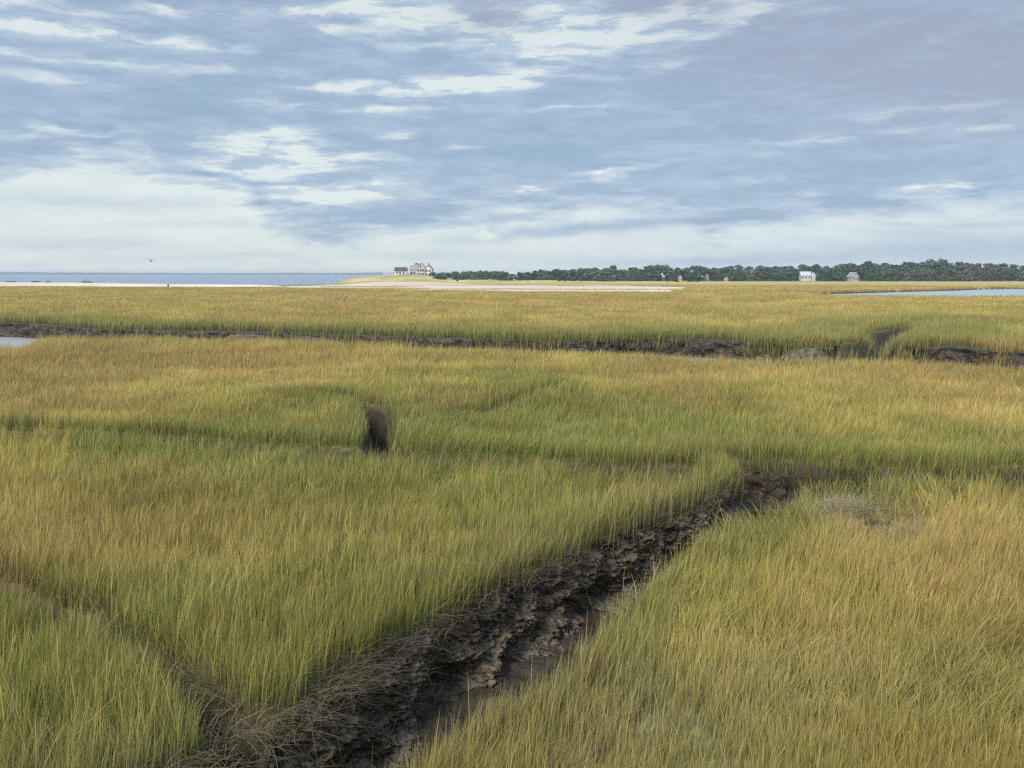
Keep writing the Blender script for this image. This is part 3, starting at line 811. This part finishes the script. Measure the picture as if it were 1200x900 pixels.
T_DARK, T_MID, T_GREY, T_RED, T_PALE = lin(64, 80, 58), lin(74, 90, 60), lin(88, 100, 78), lin(92, 84, 68), lin(112, 122, 82)
crowns = {'dark': [crown_mesh(100 + i, T_DARK) for i in range(4)], 'mid': [crown_mesh(200 + i, T_MID) for i in range(4)],
          'grey': [crown_mesh(300 + i, T_GREY) for i in range(3)], 'red': [crown_mesh(400 + i, T_RED) for i in range(2)], 'pale': [crown_mesh(500, T_PALE)]}
trunks = [trunk_mesh(i) for i in range(3)]
KIND_LABEL = {
    'dark': 'dark green broad tree', 'mid': 'mid green rounded tree', 'grey': 'grey green bushy tree', 'red': 'brownish red tinted tree', 'pale': 'pale yellowish green tree'}
ROW_LABEL = ['at the front edge of the wood, along the marsh', 'in the middle rows of the wood, behind the front trees', 'along the skyline of the wood on the rise']

def tree(px, D, z0, H, wid, kind, label, group):
    X = (px - 600) / 1000 * D
    t = thing('tree', label, 'tree', (X, D, z0), random.random() * 6.28, group)
    t.scale = (H * wid, H * wid, H)
    link('crown', random.choice(crowns[kind]), t); link('trunk', random.choice(trunks), t)
    return t

SKY = ([505, 540, 565, 572, 600, 640, 700, 710, 725, 770, 800, 850, 880, 900, 950, 1000, 1040, 1080, 1088, 1102, 1110, 1150, 1175, 1187, 1200, 1260],
       [319, 318.6, 317.0, 316.3, 319, 316.6, 313.4, 311.6, 313, 311.2, 313, 311.4, 311.2, 312, 310.2, 307.8, 308.4, 308, 305.6, 305.6, 308, 308, 309.8, 310, 308.5, 308])
def skyz(px, D): return CZ + (HOR - np.interp(px, *SKY)) / 1000 * D
houses_px = [(601, 2), (777, 2), (797, 2), (822, 2), (830, 2), (852, 3), (948, 9), (1003, 6)]
def clear_of_house(px, row):
    return row == 0 and any(abs(px - h) < w + 1.5 for h, w in houses_px)
for row, (D0, step) in enumerate(((508, 9.5), (545, 10.5), (600, 10.0))):
    px = 508.0 if row else 512.0
    while px < 1216:
        D = D0 + random.uniform(-9, 9)
        x = (px - 600) / 1000 * D
        gz = float(hill_z(np.array([x]), np.array([D]))[0])
        topz = float(skyz(px, D))
        full = topz - gz
        f = (.62, .86, 1.0)[row] * random.uniform(.78, 1.08)
        if px < 700: f = (.85, .95, 1.0)[row] * random.uniform(.85, 1.06)
        H = max(2.4, full * f) / .97
        wid = random.uniform(1.25, 1.8) if px > 640 else random.uniform(1.2, 2.0)
        kind = random.choices(['dark', 'mid', 'grey'], [.42, .36, .22])[0]
        if 742 < px < 758 and row == 0 or 1132 < px < 1166 and row < 2: kind = 'red'
        if 726 < px < 736 and row == 2: kind = 'pale'
        if not clear_of_house(px, row):
            tree(px, D, gz - .1, H, wid, kind, KIND_LABEL[kind] + ' ' + ROW_LABEL[row] + (', west end where the crowns are low' if False else ''), 'trees of the wood behind the marsh')
        px += step * random.uniform(.75, 1.25) * (1.0 if px > 640 else .8)
# the tall crown that stands above the rest
t = tree(1095, 585, float(hill_z(np.array([290.]), np.array([585.]))[0]), (skyz(1095, 585) - 4.2) / .95, 1.0, 'mid', 'tallest broad crown standing above the skyline of the wood', 'trees of the wood behind the marsh')

# shrubs on the marsh edge and dune
def shrub(px, py, D, wpx, hpx, kind, label):
    x, y, z = at(px, py, D)
    t = thing('shrub', label, 'shrub', (x, y, z - .2), random.random() * 6.28, 'shrubs in front of the wood')
    H = hpx / 1000 * D * 1.1; W = wpx / 1000 * D
    t.scale = (W / 1.0, W / 1.0, H)
    link('foliage', random.choice(crowns[kind]), t); link('stem', trunks[0], t)
for a_ in ((703, 329.6, 485, 9, 4, 'mid', 'small mid green shrub left of the rounded taller shrub before the wood'),
           (716, 329.8, 482, 12, 5.5, 'grey', 'rounded grey green shrub, tallest of those standing before the wood'),
           (655, 329.4, 480, 5, 2.6, 'dark', 'tiny dark green shrub on the dune grass, first of a close pair'),
           (662, 329.4, 480, 5, 2.6, 'dark', 'tiny dark green shrub on the dune grass, second of a close pair'),
           (619, 330.6, 470, 5, 1.8, 'dark', 'single low dark shrub on the pale dune grass'),
           (782, 330.9, 470, 7, 1.8, 'dark', 'low dark bush nearest the slanting white roof'),
           (793, 330.8, 470, 8, 2.6, 'dark', 'dark bush in the middle of the low bushes before the white cottages'),
           (808, 330.8, 470, 10, 3.0, 'dark', 'broad dark bush in front of the white cottages'),
           (817, 330.9, 470, 7, 1.7, 'dark', 'flat dark bush at the end of the low bushes before the white cottages'),
           (536, 329.6, 470, 5, 2.0, 'dark', 'small dark bush on the pale sandy dune'),
           (507, 326.0, 545, 6, 3.0, 'dark', 'dark shrub at the foot of the large white house')):
    shrub(*a_)

# ------------------------------------------------------------------ houses
def window(parent, x0, x1, z0, z1, y, t=.12):
    f = MB().box(x0 - .12, x1 + .12, y - t, y + .05, z0 - .12, z1 + .12).build('window', M_white, parent)
    MB().box(x0, x1, y - t - .03, y - t + .02, z0, z1).build('pane', M_glass, f)

def house(px, py, D, label, rz=0, name='house'):
    x, y, z = at(px, py, D)
    return thing(name, label, 'house', (x, y, z - .4), rz)

# cream house with the dark roof on the dune
h = house(469.5, 321.9, 556, 'cream house with a dark brown roof on the dune, beside the large white house', R(2))
MB().gable_wall(-3.7, 3.7, 0, 6, -.5, 3.0, 4.7, 'x').build('wall', M_cream, h)
r_ = MB().gable_roof(-3.7, 3.7, 0, 6, 3.0, 4.9, 'x').build('roof', M_roofd, h)
MB().box(1.6, 2.3, 2.6, 3.4, 4.2, 5.6).build('chimney', M_brick, r_)
MB().box(-6.6, -3.72, .6, 5, -.5, 1.5).build('annex', M_white, h)
MB().box(-6.9, -3.73, .3, 5.3, 1.5, 1.7).build('annex_roof', M_roofg, h)
for xx in (-2.8, -.9, 1.4): window(h, xx, xx + 1.1, 1.2, 2.4, 0)
# white low garage in front of it
h = house(472.5, 322.9, 545, 'low white garage in front of the cream house on the dune', 0, 'garage')
MB().box(-3.0, 3.0, 0, 4, -1.2, 1.3).build('wall', M_white, h)
MB().box(-3.3, 3.3, -.3, 4.3, 1.31, 1.5).build('roof', M_roofw, h)
MB().box(-1.9, 1.9, -.08, .02, -1.0, .8).build('door', M_roofw, h)
# large white house
h = house(494, 322.8, 560, 'large white many gabled house with a grey shingled wing on the dune', R(-2))
MB().gable_wall(-7.6, -3.2, 0, 9, -.8, 4.2, 6.6, 'x').build('wing', M_greyw, h)
r_ = MB().gable_roof(-7.6, -3.2, 0, 9, 4.2, 6.8, 'x').build('roof', M_roofg, h)
MB().box(-4.9, -2.4, 2.4, 5.6, 5.4, 7.7).build('cupola', M_greyw, r_)
MB().poly([(-5.2, 2.1, 7.7), (-2.1, 2.1, 7.7), (-2.1, 5.9, 7.7), (-5.2, 5.9, 7.7), (-3.65, 4, 8.7)], [(0, 3, 2, 1), (0, 1, 4), (1, 2, 4), (2, 3, 4), (3, 0, 4)]).build('cupola_roof', M_roofd, r_)
MB().gable_wall(-3.15, 2.2, -1.6, 9, -.8, 5.0, 8.0, 'y').build('wall', M_white, h)
MB().gable_roof(-3.15, 2.2, -1.6, 9, 5.0, 8.2, 'y').build('roof', M_roofw, h)
MB().gable_wall(2.25, 6.6, -.4, 9, -.8, 4.4, 6.9, 'y').build('wall', M_cream, h)
r2 = MB().gable_roof(2.25, 6.6, -.4, 9, 4.4, 7.1, 'y').build('roof', M_roofg, h)
MB().box(6.65, 8.4, 1, 7, -.8, 2.6).build('porch', M_white, h)
MB().box(4.0, 4.8, 3, 3.8, 5.6, 8.4).build('chimney', M_brick, r2)
MB().box(-.9, -.1, 4, 4.8, 7.4, 9.4).build('chimney', M_white, h)
for xx in (-2.5, -.9, .7):
    for zz in (.4, 3.0): window(h, xx, xx + 1.0, zz, zz + 1.5, -1.6)
window(h, -.95, .05, 5.6, 6.8, -1.6)
for xx in (2.9, 4.8):
    for zz in (.4, 2.7): window(h, xx, xx + 1.0, zz, zz + 1.4, -.4)
for xx in (-7.0, -5.2): window(h, xx, xx + 1.0, 1.2, 2.8, 0)

def cottage(px, py, D, w, dep, ze, zr, axis, mw, mr, label, rz=0, chim=None, wins=2):
    h = house(px, py, D, label, rz, 'cottage')
    MB().gable_wall(-w / 2, w / 2, 0, dep, -1, ze, zr, axis).build('wall', mw, h)
    r_ = MB().gable_roof(-w / 2, w / 2, 0, dep, ze, zr + .12, axis, .22, .3).build('roof', mr, h)
    if chim: MB().box(chim, chim + .8, dep * .4, dep * .4 + .8, ze + .3, zr + 1.2).build('chimney', M_white, r_)
    for i in range(wins):
        ww = min(.95, w / wins * .4)
        xx = -w / 2 + w * (i + .5) / wins - ww / 2
        window(h, xx, xx + ww, max(-.2, ze - 1.6), ze - .45, 0, .08)
    return h
h = cottage(944.5, 326.6, 503, 5.6, 7, 2.2, 4.2, 'x', M_white, M_roofw, 'white house with a long pale roof and a white gabled wing against the dark wood', R(-8), None, 3)
MB().gable_wall(2.85, 5.6, 1.5, 7, -1, 3.0, 4.4, 'y').build('wing', M_white, h)
MB().gable_roof(2.85, 5.6, 1.5, 7, 3.0, 4.5, 'y', .2, .25).build('roof', M_roofd, h)
cottage(1003, 327.4, 503, 4.0, 6, 1.9, 4.2, 'y', M_greyw, M_roofg, 'grey gabled cottage standing alone before the dark wood', R(14), None, 2)
cottage(777.5, 326, 512, 1.7, 4, 1.2, 3.0, 'x', M_white, M_roofw, 'narrow white cottage with a steep pale roof, first of the white cottages in the trees', R(35), None, 1)
cottage(797, 326.4, 512, 2.2, 4, 1.0, 2.3, 'y', M_white, M_roofg, 'small white gabled cottage with a grey roof among the trees', R(-10), None, 1)
cottage(821.5, 326.4, 512, 2.2, 4, 1.0, 2.1, 'x', M_white, M_roofw, 'low white cottage right beside the tall grey shed', 0, None, 2)
cottage(829.5, 326.4, 513, 1.1, 3, 1.6, 2.7, 'y', M_greyw, M_roofg, 'tall narrow grey shed beside a low white cottage', 0, None, 1)
cottage(852, 327.8, 502, 1.9, 3, .6, 1.4, 'y', M_white, M_roofw, 'tiny white boathouse at the foot of the dark trees', 0, None, 1)
cottage(601.5, 323.2, 518, 4.4, 6, 1.4, 2.6, 'x', M_cream, M_roofw, 'pale roofed cottage half hidden in the low trees behind the dune', R(5), None, 2)

# ------------------------------------------------------------------ small things
# turf blocks fallen into the wide creek
def turf_block(px, py, D, wpx, hpx, dep, label, seed):
    x, y, z = at(px, py, D)
    w, hgt = wpx / 1000 * D, hpx / 1000 * D
    nu, nv = 40, 18
    V = []
    for i in range(nv + 1):
        v = i / nv * math.pi / 2
        for k in range(nu):
            u = k / nu * 2 * math.pi
            e = lambda c, p: math.copysign(abs(c) ** p, c)
            V.append((e(math.cos(u), .6) * e(math.cos(v), .5) * w / 2, e(math.sin(u), .6) * e(math.cos(v), .5) * dep / 2, math.sin(v) ** .8 * hgt))
    V = np.array(V)
    n = fbm3(V[:, 0] * 1.2 + seed * 7, V[:, 1] * 1.2, V[:, 2] * 1.8, 71, 4) - .5
    n2 = fbm3(V[:, 0] * 5 + seed, V[:, 1] * 5, V[:, 2] * 5, 72, 3) - .5
    f = 1 + .6 * n + .4 * n2
    V = V * np.stack([f, f, f * (1 + .25 * np.sin(V[:, 0] / w * 5 + seed))], 1)
    Q = [(i * nu + k, i * nu + (k + 1) % nu, (i + 1) * nu + (k + 1) % nu, (i + 1) * nu + k) for i in range(nv) for k in range(nu)]
    me = mesh_np('turf_block', V, np.array(Q), None, None, M_turf if seed < 3 else M_darkpeat, True)
    o = link('turf_block', me, label=label, category='turf block', group='turf blocks fallen into the wide creek')
    o.location = (x, y, z - .25); o.rotation_euler = (0, 0, random.uniform(-.2, .2))
turf_block(944, 416.5, 46.5, 50, 11, 1.6, 'broad pale tan block of fallen turf in the creek before the side channel', 1)
turf_block(292, 397, 58, 60, 8, 2.2, 'long low grey mound of fallen turf under the far creek bank', 2)
turf_block(372, 399.5, 56, 42, 7, 1.8, 'low dark turf mound between the grey mound and the bare mud bank', 3)

# weedy rocks along the beach
for i, (px, w) in enumerate(((6, 14), (32, 12), (60, 10), (118, 13), (74, 6))):
    D = 372 if i != 3 else 360
    x, y, z = at(px, 333.0 - (.4 if i < 3 else .1), D)
    W = w / 1000 * D; V = []
    for a_ in range(7):
        v = a_ / 6 * math.pi / 2
        for k in range(20):
            u = k / 20 * 6.2832
            V.append((math.cos(u) * math.cos(v) ** .6 * W / 2, math.sin(u) * math.cos(v) ** .6 * 1.5, math.sin(v) * .62))
    V = np.array(V); V *= (1 + .7 * (fbm3(V[:, 0] * .7 + i * 9, V[:, 1] * .7, V[:, 2], 73, 3) - .5))[:, None]
    Q = [(r * 20 + k, r * 20 + (k + 1) % 20, (r + 1) * 20 + (k + 1) % 20, (r + 1) * 20 + k) for r in range(6) for k in range(20)]
    o = link('rock', mesh_np('rock', V, np.array(Q), None, None, M_rock, True), category='rock', group='dark rocks along the beach',
             label=['dark low rock at the outer end of the beach', 'dark rock beside the outermost one on the beach', 'small dark rock in the middle of the beach line', 'long dark rock nearest to the wooden post on the beach', 'tiniest dark rock along the beach line'][i])
    o.location = (x, y - 12, .7)

# wooden post on the beach edge
x, y, z = at(197, 337.2, 266)
mb = MB(); n = 10
for i, (zz, rr_) in enumerate(((-.5, .28), (.5, .26), (1.0, .24), (1.12, .16))):
    mb.v += [(rr_ * math.cos(k * .628) + .03 * i, rr_ * math.sin(k * .628), zz) for k in range(n)]
mb.f = [(r * n + k, r * n + (k + 1) % n, (r + 1) * n + (k + 1) % n, (r + 1) * n + k) for r in range(3) for k in range(n)] + [tuple(range(3 * n, 4 * n))]
o = mb.build('post', M_post); o.location = (x, y, .05); o['label'] = 'dark wooden post standing where the marsh meets the beach'; o['category'] = 'post'

# slender pole out in the water
x, y, z = at(101, 330.5, 395)
mb = MB(); n = 8
for i, (zz, rr_) in enumerate(((-1.0, .11), (1.5, .10), (3.1, .08), (3.2, .04))):
    mb.v += [(rr_ * math.cos(k * .785) + .02 * i, rr_ * math.sin(k * .785), zz) for k in range(n)]
mb.f = [(r * n + k, r * n + (k + 1) % n, (r + 1) * n + (k + 1) % n, (r + 1) * n + k) for r in range(3) for k in range(n)] + [tuple(range(3 * n, 4 * n))]
o = mb.build('pole', M_post); o.location = (x, y, -.3); o['label'] = 'slender pole rising from the sea behind the beach rocks'; o['category'] = 'pole'

# gull in flight
def gull():
    x, y, z = at(177, 306, 150)
    secs = [(-.30, .02, 0), (-.22, .045, .01), (-.08, .075, .01), (.06, .07, .01), (.16, .045, .03), (.22, .04, .035), (.28, .012, .025)]
    V, Fc = [], []
    for sx, r_, sz in secs:
        for k in range(10):
            V.append((sx, r_ * math.cos(k * .628), sz + r_ * .85 * math.sin(k * .628)))
    for i in range(len(secs) - 1):
        for k in range(10):
            Fc.append((i * 10 + k, i * 10 + (k + 1) % 10, (i + 1) * 10 + (k + 1) % 10, (i + 1) * 10 + k))
    # wings: thick bent plates joined at the shoulders
    for sd in (-1, 1):
        st = [(0.04, .0, .03, .20), (.2, .02, .14, .20), (.38, .0, .20, .17), (.55, -.08, .16, .11), (.68, -.17, .08, .03)]
        o = len(V)
        for dy, fx, dz, ch in st:
            for xx, zz in ((.08 + fx, 0), (.08 + fx - ch * .4, .018), (.08 + fx - ch, 0), (.08 + fx - ch * .4, -.012)):
                V.append((xx, sd * dy, .03 + dz + zz))
        for i in range(len(st) - 1):
            for k in range(4):
                Fc.append((o + i * 4 + k, o + i * 4 + (k + 1) % 4, o + (i + 1) * 4 + (k + 1) % 4, o + (i + 1) * 4 + k))
        Fc.append((o + 16, o + 17, o + 18, o + 19))
    o = len(V)                                                     # tail fan
    V += [(-.28, -.02, 0.01), (-.28, .02, .01), (-.42, .07, .0), (-.42, -.07, 0), (-.28, -.02, -.01), (-.28, .02, -.01)]
    Fc += [(o, o + 1, o + 2, o + 3), (o + 5, o + 4, o + 3, o + 2)]
    me = bpy.data.meshes.new('gull'); me.from_pydata(V, [], Fc); me.update(); me.materials.append(M_gull)
    o = link('gull', me, label='grey gull gliding low over the sea with raised wings', category='bird')
    o.location = (x, y, z); o.rotation_euler = (R(14), R(-8), R(65)); o.scale = (1.5, 1.5, 1.5)
gull()

# ------------------------------------------------------------------ light
EXPO = 0.6
SUN_AZ, SUN_EL = R(-150), R(36)          # compass from +Y, clockwise: the sun stands to the left, a little behind
sd = Vector((math.sin(SUN_AZ) * math.cos(SUN_EL), math.cos(SUN_AZ) * math.cos(SUN_EL), math.sin(SUN_EL)))
sun = bpy.data.lights.new('sun', 'SUN'); sun.energy = 2.6; sun.angle = R(12); sun.color = (1, .95, .86)
so = bpy.data.objects.new('sun', sun); COL.objects.link(so); so.rotation_euler = (-sd).to_track_quat('-Z', 'Y').to_euler()

W = bpy.data.worlds.new('World'); S.world = W; W.use_nodes = True
nt = W.node_tree; nt.nodes.clear(); L = nt.links.new
out = N(nt, 'ShaderNodeOutputWorld'); bg = N(nt, 'ShaderNodeBackground'); bg.inputs['Strength'].default_value = .1
L(bg.outputs[0], out.inputs['Surface'])
sky = N(nt, 'ShaderNodeTexSky', sky_type='NISHITA'); sky.sun_disc = False; sky.sun_elevation = SUN_EL; sky.sun_rotation = SUN_AZ % (2 * math.pi)
tc = N(nt, 'ShaderNodeTexCoord'); sep = N(nt, 'ShaderNodeSeparateXYZ'); L(tc.outputs['Generated'], sep.inputs[0])

def M(op, a, b_=None, c=None, clamp=False):
    n = N(nt, 'ShaderNodeMath', operation=op); n.use_clamp = clamp
    for i, v in enumerate((a, b_, c)):
        if v is None: continue
        if isinstance(v, (int, float)): n.inputs[i].default_value = v
        else: L(v, n.inputs[i])
    return n.outputs[0]
az = M('MULTIPLY', M('ARCTAN2', sep.outputs[0], sep.outputs[1]), 1000)
el = M('MULTIPLY', M('ARCSINE', sep.outputs[2]), 1000)
def ae(px, py):
    x, y, z = ray(px, py); r_ = math.sqrt(x * x + y * y + z * z)
    return math.atan2(x, y) * 1000, math.asin(z / r_) * 1000
def comb(a, b_, c=0.0):
    n = N(nt, 'ShaderNodeCombineXYZ')
    for i, v in enumerate((a, b_, c)):
        if isinstance(v, (int, float)): n.inputs[i].default_value = v
        else: L(v, n.inputs[i])
    return n.outputs[0]
def noise(vec, scale, detail=5, rough=.55, sc=(1, 1, 1), loc=(0, 0, 0)):
    mp = N(nt, 'ShaderNodeMapping'); mp.inputs['Scale'].default_value = sc; mp.inputs['Location'].default_value = loc; L(vec, mp.inputs['Vector'])
    n = N(nt, 'ShaderNodeTexNoise'); n.inputs['Scale'].default_value = scale; n.inputs['Detail'].default_value = detail; n.inputs['Roughness'].default_value = rough
    L(mp.outputs[0], n.inputs['Vector']); return n
P0 = comb(az, el)
# ragged edges: shift the direction a little with streaky noise
wn = noise(P0, .012, 6, .6, (.35, 1.6, 1))
wn2 = noise(P0, .05, 5, .6, (.4, 1.5, 1), (31, 7, 0))
def centred(n, amp):
    v = N(nt, 'ShaderNodeVectorMath', operation='MULTIPLY_ADD')
    L(n.outputs['Color'], v.inputs[0]); v.inputs[1].default_value = amp; v.inputs[2].default_value = tuple(-.5 * a_ for a_ in amp); return v.outputs[0]
def vadd(a, b_):
    v = N(nt, 'ShaderNodeVectorMath', operation='ADD'); L(a, v.inputs[0]); L(b_, v.inputs[1]); return v.outputs[0]
PW = vadd(vadd(P0, centred(wn, (90, 18, 0))), centred(wn2, (50, 14, 0)))
def lobes(lst, src):
    acc = None
    for px, py, rx, ry, rot, w in lst:
        a_, e_ = ae(px, py)
        mp = N(nt, 'ShaderNodeMapping', vector_type='TEXTURE'); L(src, mp.inputs['Vector'])
        mp.inputs['Location'].default_value = (a_, e_, 0); mp.inputs['Rotation'].default_value = (0, 0, R(rot)); mp.inputs['Scale'].default_value = (rx, ry, 1)
        d = N(nt, 'ShaderNodeVectorMath', operation='DOT_PRODUCT'); L(mp.outputs[0], d.inputs[0]); L(mp.outputs[0], d.inputs[1])
        g = M('POWER', .3679, d.outputs['Value'])
        acc = M('MULTIPLY', g, w) if acc is None else M('MULTIPLY_ADD', g, w, acc)
    return acc
sepw = N(nt, 'ShaderNodeSeparateXYZ'); L(PW, sepw.inputs[0])
# lower edge of the cloud deck along the compass
DECK = [(-200, 195), (0, 197), (70, 192), (140, 182), (200, 200), (270, 215), (320, 262), (360, 276), (430, 272), (500, 262), (560, 252), (640, 243), (740, 240), (800, 252), (850, 262), (900, 255), (950, 245), (1040, 243), (1100, 232), (1200, 238), (1400, 230)]
fc_ = N(nt, 'ShaderNodeFloatCurve'); cu = fc_.mapping.curves[0]
fc_.mapping.use_clip = False
pts = []
for px, py in DECK:
    a_, e_ = ae(px, py); pts.append(((a_ + 900) / 1800, e_ / 300))
while len(cu.points) < len(pts): cu.points.new(.5, .5)
for p_, (u, v) in zip(cu.points, pts): p_.location = (u, v)
fc_.mapping.update()
un = M('MULTIPLY_ADD', az, 1 / 1800, .5, True)
L(un, fc_.inputs['Value'])
deck = M('MULTIPLY', fc_.outputs[0], 300)
# cloud plane: streaks that close up towards the horizon
zz = M('ADD', M('MAXIMUM', sep.outputs[2], 0.0), .10)
PP = comb(M('DIVIDE', sep.outputs[0], zz), M('DIVIDE', sep.outputs[1], zz))
nA = noise(PP, .9, 8, .62, (1, 1.5, 1))
nB = noise(P0, .02, 8, .62, (.3, 1.5, 1), (5, 9, 3))
nC = noise(PW, .05, 7, .62, (.3, 1.5, 1), (15, 2, 3)); nD = noise(P0, .16, 6, .6, (.35, 1.3, 1), (1, 12, 3))
tex = M('ADD', M('MULTIPLY_ADD', nC.outputs['Fac'], 1.1, -.55), M('MULTIPLY_ADD', nD.outputs['Fac'], .34, -.17))
fleck = M('MULTIPLY_ADD', nC.outputs['Fac'], 5.0, -2.05, True)
tex = M('ADD', tex, M('ADD', M('MULTIPLY_ADD', nA.outputs['Fac'], .75, -.375), M('MULTIPLY_ADD', nB.outputs['Fac'], .9, -.45)))
below = M('MULTIPLY_ADD', M('MULTIPLY_ADD', tex, 45, M('SUBTRACT', deck, sepw.outputs[1])), 1 / 34, .5, True)
below = M('SMOOTH_MIN', below, 1.0, .2)
BR = [(140, 42, 120, 6, 0, .85), (25, 10, 70, 12, 0, .75), (190, 10, 55, 5, 0, .55), (350, 12, 60, 4, 1, .7), (170, 74, 110, 5, 1, .55), (390, 33, 30, 5, 0, .5), (10, 63, 20, 4, 0, .6),
      (570, 98, 90, 13, 6, 1.0), (470, 106, 90, 8, 2, .6), (645, 66, 50, 8, 5, .7), (490, 24, 80, 22, 0, .75), (430, 8, 60, 8, 0, .4), (710, 40, 150, 13, 1, 1.0), (650, 15, 70, 14, 0, .7), (850, 12, 70, 12, 0, .75), (930, 0, 70, 5, 2, .6),
      (310, 163, 62, 13, 8, .85), (370, 185, 75, 15, 0, .8), (400, 228, 90, 12, 8, .8), (290, 208, 80, 20, 0, .45), (340, 200, 50, 16, 0, .3), (330, 118, 40, 8, 0, .5), (400, 100, 50, 6, 0, .45),
      (650, 216, 60, 5, 7, .9), (715, 199, 40, 4, 5, .6), (465, 155, 16, 4, 5, .6), (655, 128, 45, 2.5, 2, .5), (535, 172, 22, 4, 0, .4), (765, 78, 50, 8, 5, .3),
      (440, 128, 80, 4, 2, .45), (1000, 158, 80, 5, 2, .38), (1090, 130, 60, 6, 2, .38), (1160, 214, 80, 5, -1, .75), (890, 208, 40, 4, 2, .35), (1150, 150, 70, 4, 2, .3), (60, 152, 70, 14, 4, .42), (80, 95, 60, 8, 0, .35),
      (240, 203, 34, 5, 0, -.9), (345, 212, 70, 4, 3, -.55), (565, 276, 16, 3, 0, .9)]
BR_low = [(110, 238, 170, 9, 1, -.16), (60, 285, 150, 8, 0, -.14), (300, 300, 140, 7, 2, -.14), (230, 262, 90, 5, 3, -.12), (520, 300, 120, 6, 1, -.14), (640, 272, 110, 6, 4, -.5), (790, 260, 110, 7, 3, -.5), (1160, 262, 50, 3, 0, -.25), (820, 305, 140, 7, 1, -.38), (1150, 290, 180, 18, 0, -.42), (930, 280, 60, 12, 5, .1)]
lb = lobes(BR, PW)
lb = M('MULTIPLY', lb, M('MULTIPLY_ADD', fleck, 1.1, .4))
ll = lobes(BR_low, PW)
tA = M('ADD', M('MULTIPLY', below, .8), M('ADD', .16, lb))
tA = M('ADD', tA, ll)
tA = M('ADD', tA, M('MULTIPLY', tex, M('MULTIPLY_ADD', below, -.64, .94)))
tA = M('ADD', tA, M('MULTIPLY_ADD', M('GREATER_THAN', el, 420), 0, 0))
ramp = N(nt, 'ShaderNodeValToRGB'); el_ = ramp.color_ramp.elements; L(tA, ramp.inputs['Fac'])
cl = lambda r_, g, b_: (*lin(r_, g, b_), 1)
el_[0].position = 0; el_[0].color = cl(152, 176, 202)
el_[1].position = 1; el_[1].color = cl(227, 236, 236)
for p_, c_ in ((.22, cl(164, 186, 210)), (.5, cl(185, 203, 221)), (.75, cl(205, 219, 226))):
    k = el_.new(p_); k.color = c_
# cool pinkish white on the right, creamy on the left
cr = N(nt, 'ShaderNodeMix', data_type='RGBA', blend_type='MULTIPLY')
sidef = M('MULTIPLY', M('MULTIPLY_ADD', az, 1 / 500, .35, True), M('MULTIPLY', below, .9), None, True)
L(sidef, cr.inputs[0]); L(ramp.outputs[0], cr.inputs[6]); cr.inputs[7].default_value = (.9, .925, .99, 1)
lil = lobes([(1060, 45, 210, 70, 0, 1.3), (1190, 90, 130, 45, 0, 1.0), (900, 60, 120, 40, 0, .4), (570, 16, 42, 18, 0, 1.5), (775, 4, 65, 13, 0, 1.4), (330, 25, 200, 20, 0, .25)], PW)
lm = N(nt, 'ShaderNodeMix', data_type='RGBA'); lm.clamp_factor = True
L(M('MULTIPLY', M('MULTIPLY', lil, M('MULTIPLY_ADD', fleck, -.5, 1.0)), .75, None, True), lm.inputs[0]); L(cr.outputs[2], lm.inputs[6]); lm.inputs[7].default_value = cl(161, 171, 191)
# radiance: the pictured colours, with added gain on the unseen sky overhead to brighten the grass
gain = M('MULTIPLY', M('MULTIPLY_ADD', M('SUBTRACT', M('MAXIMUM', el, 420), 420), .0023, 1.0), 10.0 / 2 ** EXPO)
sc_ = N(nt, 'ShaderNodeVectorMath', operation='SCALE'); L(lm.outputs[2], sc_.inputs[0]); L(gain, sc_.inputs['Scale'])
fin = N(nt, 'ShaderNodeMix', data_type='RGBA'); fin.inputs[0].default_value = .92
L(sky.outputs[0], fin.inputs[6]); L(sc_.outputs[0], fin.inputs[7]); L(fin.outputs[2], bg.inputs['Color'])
W.cycles.sampling_method = 'MANUAL'; W.cycles.sample_map_resolution = 512

# ------------------------------------------------------------------ haze
HAZE = True
if HAZE:
    m = bpy.data.materials.new('haze'); m.use_nodes = True; hn = m.node_tree; hn.nodes.clear()
    ho = hn.nodes.new('ShaderNodeOutputMaterial'); pv = hn.nodes.new('ShaderNodeVolumePrincipled')
    pv.inputs['Color'].default_value = (.82, .88, .94, 1); pv.inputs['Density'].default_value = 0.00022
    hn.links.new(pv.outputs[0], ho.inputs['Volume'])
    mb = MB().box(-17000, 17000, -400, 12500, -5, 15.5)
    o = mb.build('haze', m); o['kind'] = 'stuff'

# ------------------------------------------------------------------ render
S.render.engine = 'CYCLES'
cy = S.cycles
cy.use_denoising = False; cy.denoising_input_passes = 'RGB_ALBEDO_NORMAL'; cy.denoising_prefilter = 'NONE'; cy.denoising_quality = 'HIGH'
try: cy.denoiser = 'OPENIMAGEDENOISE'
except Exception: pass
S.cycles.pixel_filter_type = 'BLACKMAN_HARRIS'; S.cycles.filter_width = 1.3
cy.sample_clamp_indirect = 3.0
cy.max_bounces = 6; cy.diffuse_bounces = 3; cy.glossy_bounces = 3; cy.transmission_bounces = 3; cy.volume_bounces = 0; cy.transparent_max_bounces = 6
cy.use_adaptive_sampling = False; cy.adaptive_threshold = .01
cy.caustics_reflective = False; cy.caustics_refractive = False
S.view_settings.view_transform = 'Standard'
S.view_settings.look = 'None'
S.view_settings.exposure = EXPO
S.view_settings.gamma = 1
S.view_settings.use_curve_mapping = False
